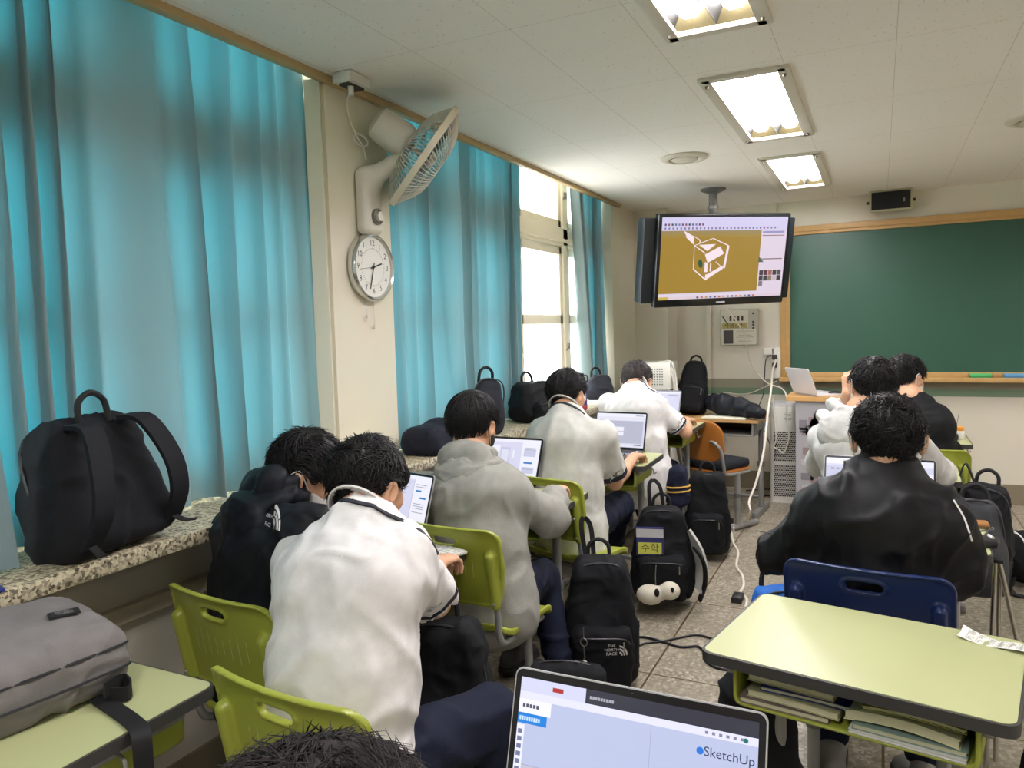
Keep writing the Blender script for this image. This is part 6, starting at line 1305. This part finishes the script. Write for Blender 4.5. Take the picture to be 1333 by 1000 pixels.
# thin metal rods and plastic bag at the right
t = thing('folding_stand', 'thin chrome legs of a folding stand right of the navy chair', 'stand', (0.345, 2.84, 0)); cr_ = mat('chrome', (190, 186, 176), 0.2, 0.9)
for a_, b_ in (((0.0, 0.0, 0.70), (-0.02, -0.03, 0.0)), ((0.015, 0.02, 0.70), (0.015, 0.04, 0.0)), ((0.01, 0.0, 0.70), (0.16, 0.05, 0.0))): MB().cyl(a_, b_, 0.008, n=10).build('leg', cr_, t)
MB().box((0.008, 0.005, 0.70), (0.03, 0.03, 0.014), bev=0.004).build('joint', black, t)
pgl = bpy.data.materials.new('plastic_film'); pgl.use_nodes = True; nt = pgl.node_tree; pb = nt.nodes['Principled BSDF']; pb.inputs['Base Color'].default_value = rgb(200, 198, 190); pb.inputs['Roughness'].default_value = 0.15
tr = nnode(nt, 'ShaderNodeBsdfTransparent'); ms = nnode(nt, 'ShaderNodeMixShader'); ms.inputs[0].default_value = 0.38; nt.links.new(tr.outputs[0], ms.inputs[1]); nt.links.new(pb.outputs[0], ms.inputs[2]); nt.links.new(ms.outputs[0], nt.nodes['Material Output'].inputs[0])
S = SDF(0.01); S.ell((0, 0, 0.10), (0.14, 0.12, 0.11)).ell((0.12, 0.02, 0.06), (0.1, 0.08, 0.06)); S.box((0, 0, -0.1), (1, 1, 0.1), 0.01, k=0.01, op='s'); P, F = S.mesh(1); o = npmesh('plastic_bag', wrinkle(P, F, 0.018, 11, 8), F, pgl, label='crumpled clear plastic bag on the floor right of the navy chair', cat='plastic bag'); o.location = (0.42, 3.35, 0.005)
S = SDF(0.008); S.ell((0, 0, 0.05), (0.16, 0.10, 0.05)).ell((0.1, 0.03, 0.045), (0.1, 0.08, 0.045)); P, F = S.mesh(1); P[:, 2] = np.maximum(P[:, 2], 0.0); o = npmesh('cloth_bundle', P, F, mat('cloth_tan', (166, 122, 94), 0.8, bump=0.2), label='rounded tan bundle on the floor beyond the far right corner of the front desk', cat='cloth bundle'); o.location = (0.64, 3.75, 0.0)
# ================================================================ CABLES
wc = mat('cable_white', (226, 220, 204), 0.5); q6 = lambda X, Y: (780 + X / 3.847, 440 + Y / 3.847); q7 = lambda X, Y: (780 + X / 3.125, 580 + Y / 3.125)
def pth(pts, ys, q): return [AY(*q(*p), y) for p, y in zip(pts, ys)]
cable('white cable from the hanging screen down past the lectern, ending in a loop', [AY(946, 400, 5.95)] + pth([(690, -80), (735, 5), (750, 100), (800, 185), (850, 230), (912, 252), (938, 295), (940, 400), (950, 500), (925, 575), (900, 560), (875, 545), (885, 510), (880, 420), (870, 300)], [6.1, 6.4, 6.6, 6.7, 6.75, 6.78] + [6.42] * 9, q6), 0.006, wc)
cable('long white cable from the wall outlet to the floor junction', pth([(885, 110), (868, 170), (862, 250), (850, 340), (838, 440), (828, 540), (808, 640), (780, 740), (750, 820), (755, 870)], [6.9, 6.75, 6.45, 6.15, 5.82, 5.74, 5.68, 5.6, 5.52, 5.45], q6) + [AZ(*q6(720, 925), 0.03), AZ(*q6(672, 950), 0.02)], 0.0085, wc)
cable('white cable running along the floor aisle towards the front desk', [AZ(*q7(*p), 0.008) for p in [(536, 345), (545, 395), (565, 435), (558, 490), (580, 525), (588, 570), (575, 600), (600, 625), (596, 660)]], 0.008, wc)
cable('black cable from the wall outlet hanging to the wooden desk', pth([(862, 85), (835, 110), (828, 200), (822, 280), (800, 350)], [6.93, 6.92, 6.9, 6.85, 6.8], q6) + [AY(*q6(815, 430), 6.75), AY(*q6(850, 520), 6.75), AY(*q6(890, 600), 6.75), AZ(*q6(915, 770), 0.01)], 0.004)
cable('grey cable along the wall above the wooden desk', pth([(620, 272), (700, 282), (760, 275), (830, 245), (890, 215)], [6.95] * 5, q6), 0.005, wc)
cable('black cable lying in a loop by the skirting under the lectern side', [AZ(*q6(*p), 0.006) for p in [(735, 765), (800, 760), (870, 758), (915, 768), (880, 785), (810, 792)]], 0.005)
cable('black charger cable across the aisle floor, upper one', [AZ(*q7(*p), 0.006) for p in [(130, 838), (180, 806), (260, 796), (340, 779), (400, 771), (465, 787), (520, 800)]], 0.005)
cable('black charger cable across the aisle floor, lower one running under the front desk', [AZ(*q7(*p), 0.006) for p in [(88, 790), (180, 780), (260, 800), (330, 820), (400, 818), (428, 845), (436, 880), (480, 905), (535, 915)]], 0.006)
cable('black cable hanging below the left front desk corner to the floor', [AZ(*q7(535, 930), 0.006), AZ(*q7(520, 975), 0.006), AZ(*q7(500, 1010), 0.006)], 0.005)
cable('coiled black cable on the floor by the looped strap backpack', [AZ(*q7(*p), 0.006) for p in [(400, 350), (420, 330), (480, 325), (525, 345), (530, 385), (500, 400), (440, 395), (400, 385)]], 0.005)
cable('thin black cable rising from the floor to the white plug', [AZ(*q7(455, 360), 0.01), AZ(*q7(500, 335), 0.05), AZ(*q7(522, 305), 0.12), AZ(*q7(535, 335), 0.03)], 0.004)
def adapter(label, px, py, yaw, m=black, d=(0.06, 0.11, 0.03), lab=True):
    p = AZ(px, py, 0.0); t = thing('power_adapter', label, 'adapter', p, (0, 0, yaw), 'power adapters'); MB().box((0, 0, d[2] / 2), d, bev=0.008).build('case', m, t)
    MB().tube([(0, d[1] / 2 - 0.003, d[2] / 2), (0, d[1] / 2 + 0.03, d[2] / 2)], 0.006, n=8, smooth=1).build('strain_relief', black, t)
    if lab: MB().box((0, 0, d[2] + 0.0005), (d[0] * 0.5, d[1] * 0.4, 0.001)).build('label', wp, t)
adapter('black power adapter with a white label on the aisle floor by the emblem backpack', *q7(103, 868), -0.35)
adapter('black power adapter alone on the floor left of the front desk corner', *q7(563, 632), 0.0, lab=False, d=(0.055, 0.10, 0.035))
adapter('grey labelled power adapter by the coiled cable', *q7(472, 368), 1.4, mat('adapter_grey', (92, 88, 92), 0.5))
adapter('black flat power adapter left of the coiled cable', *q7(392, 388), 1.3, lab=False)
t = thing('multi_plug', 'white cable junction plug on the floor where the white cables meet', 'plug', AZ(*q7(538, 345), 0.0), (0, 0, 0.1)); MB().box((0, 0, 0.02), (0.05, 0.10, 0.04), bev=0.01).build('case', wp, t); MB().box((-0.0, 0.04, 0.05), (0.025, 0.025, 0.06), bev=0.006).build('plug', black, t)
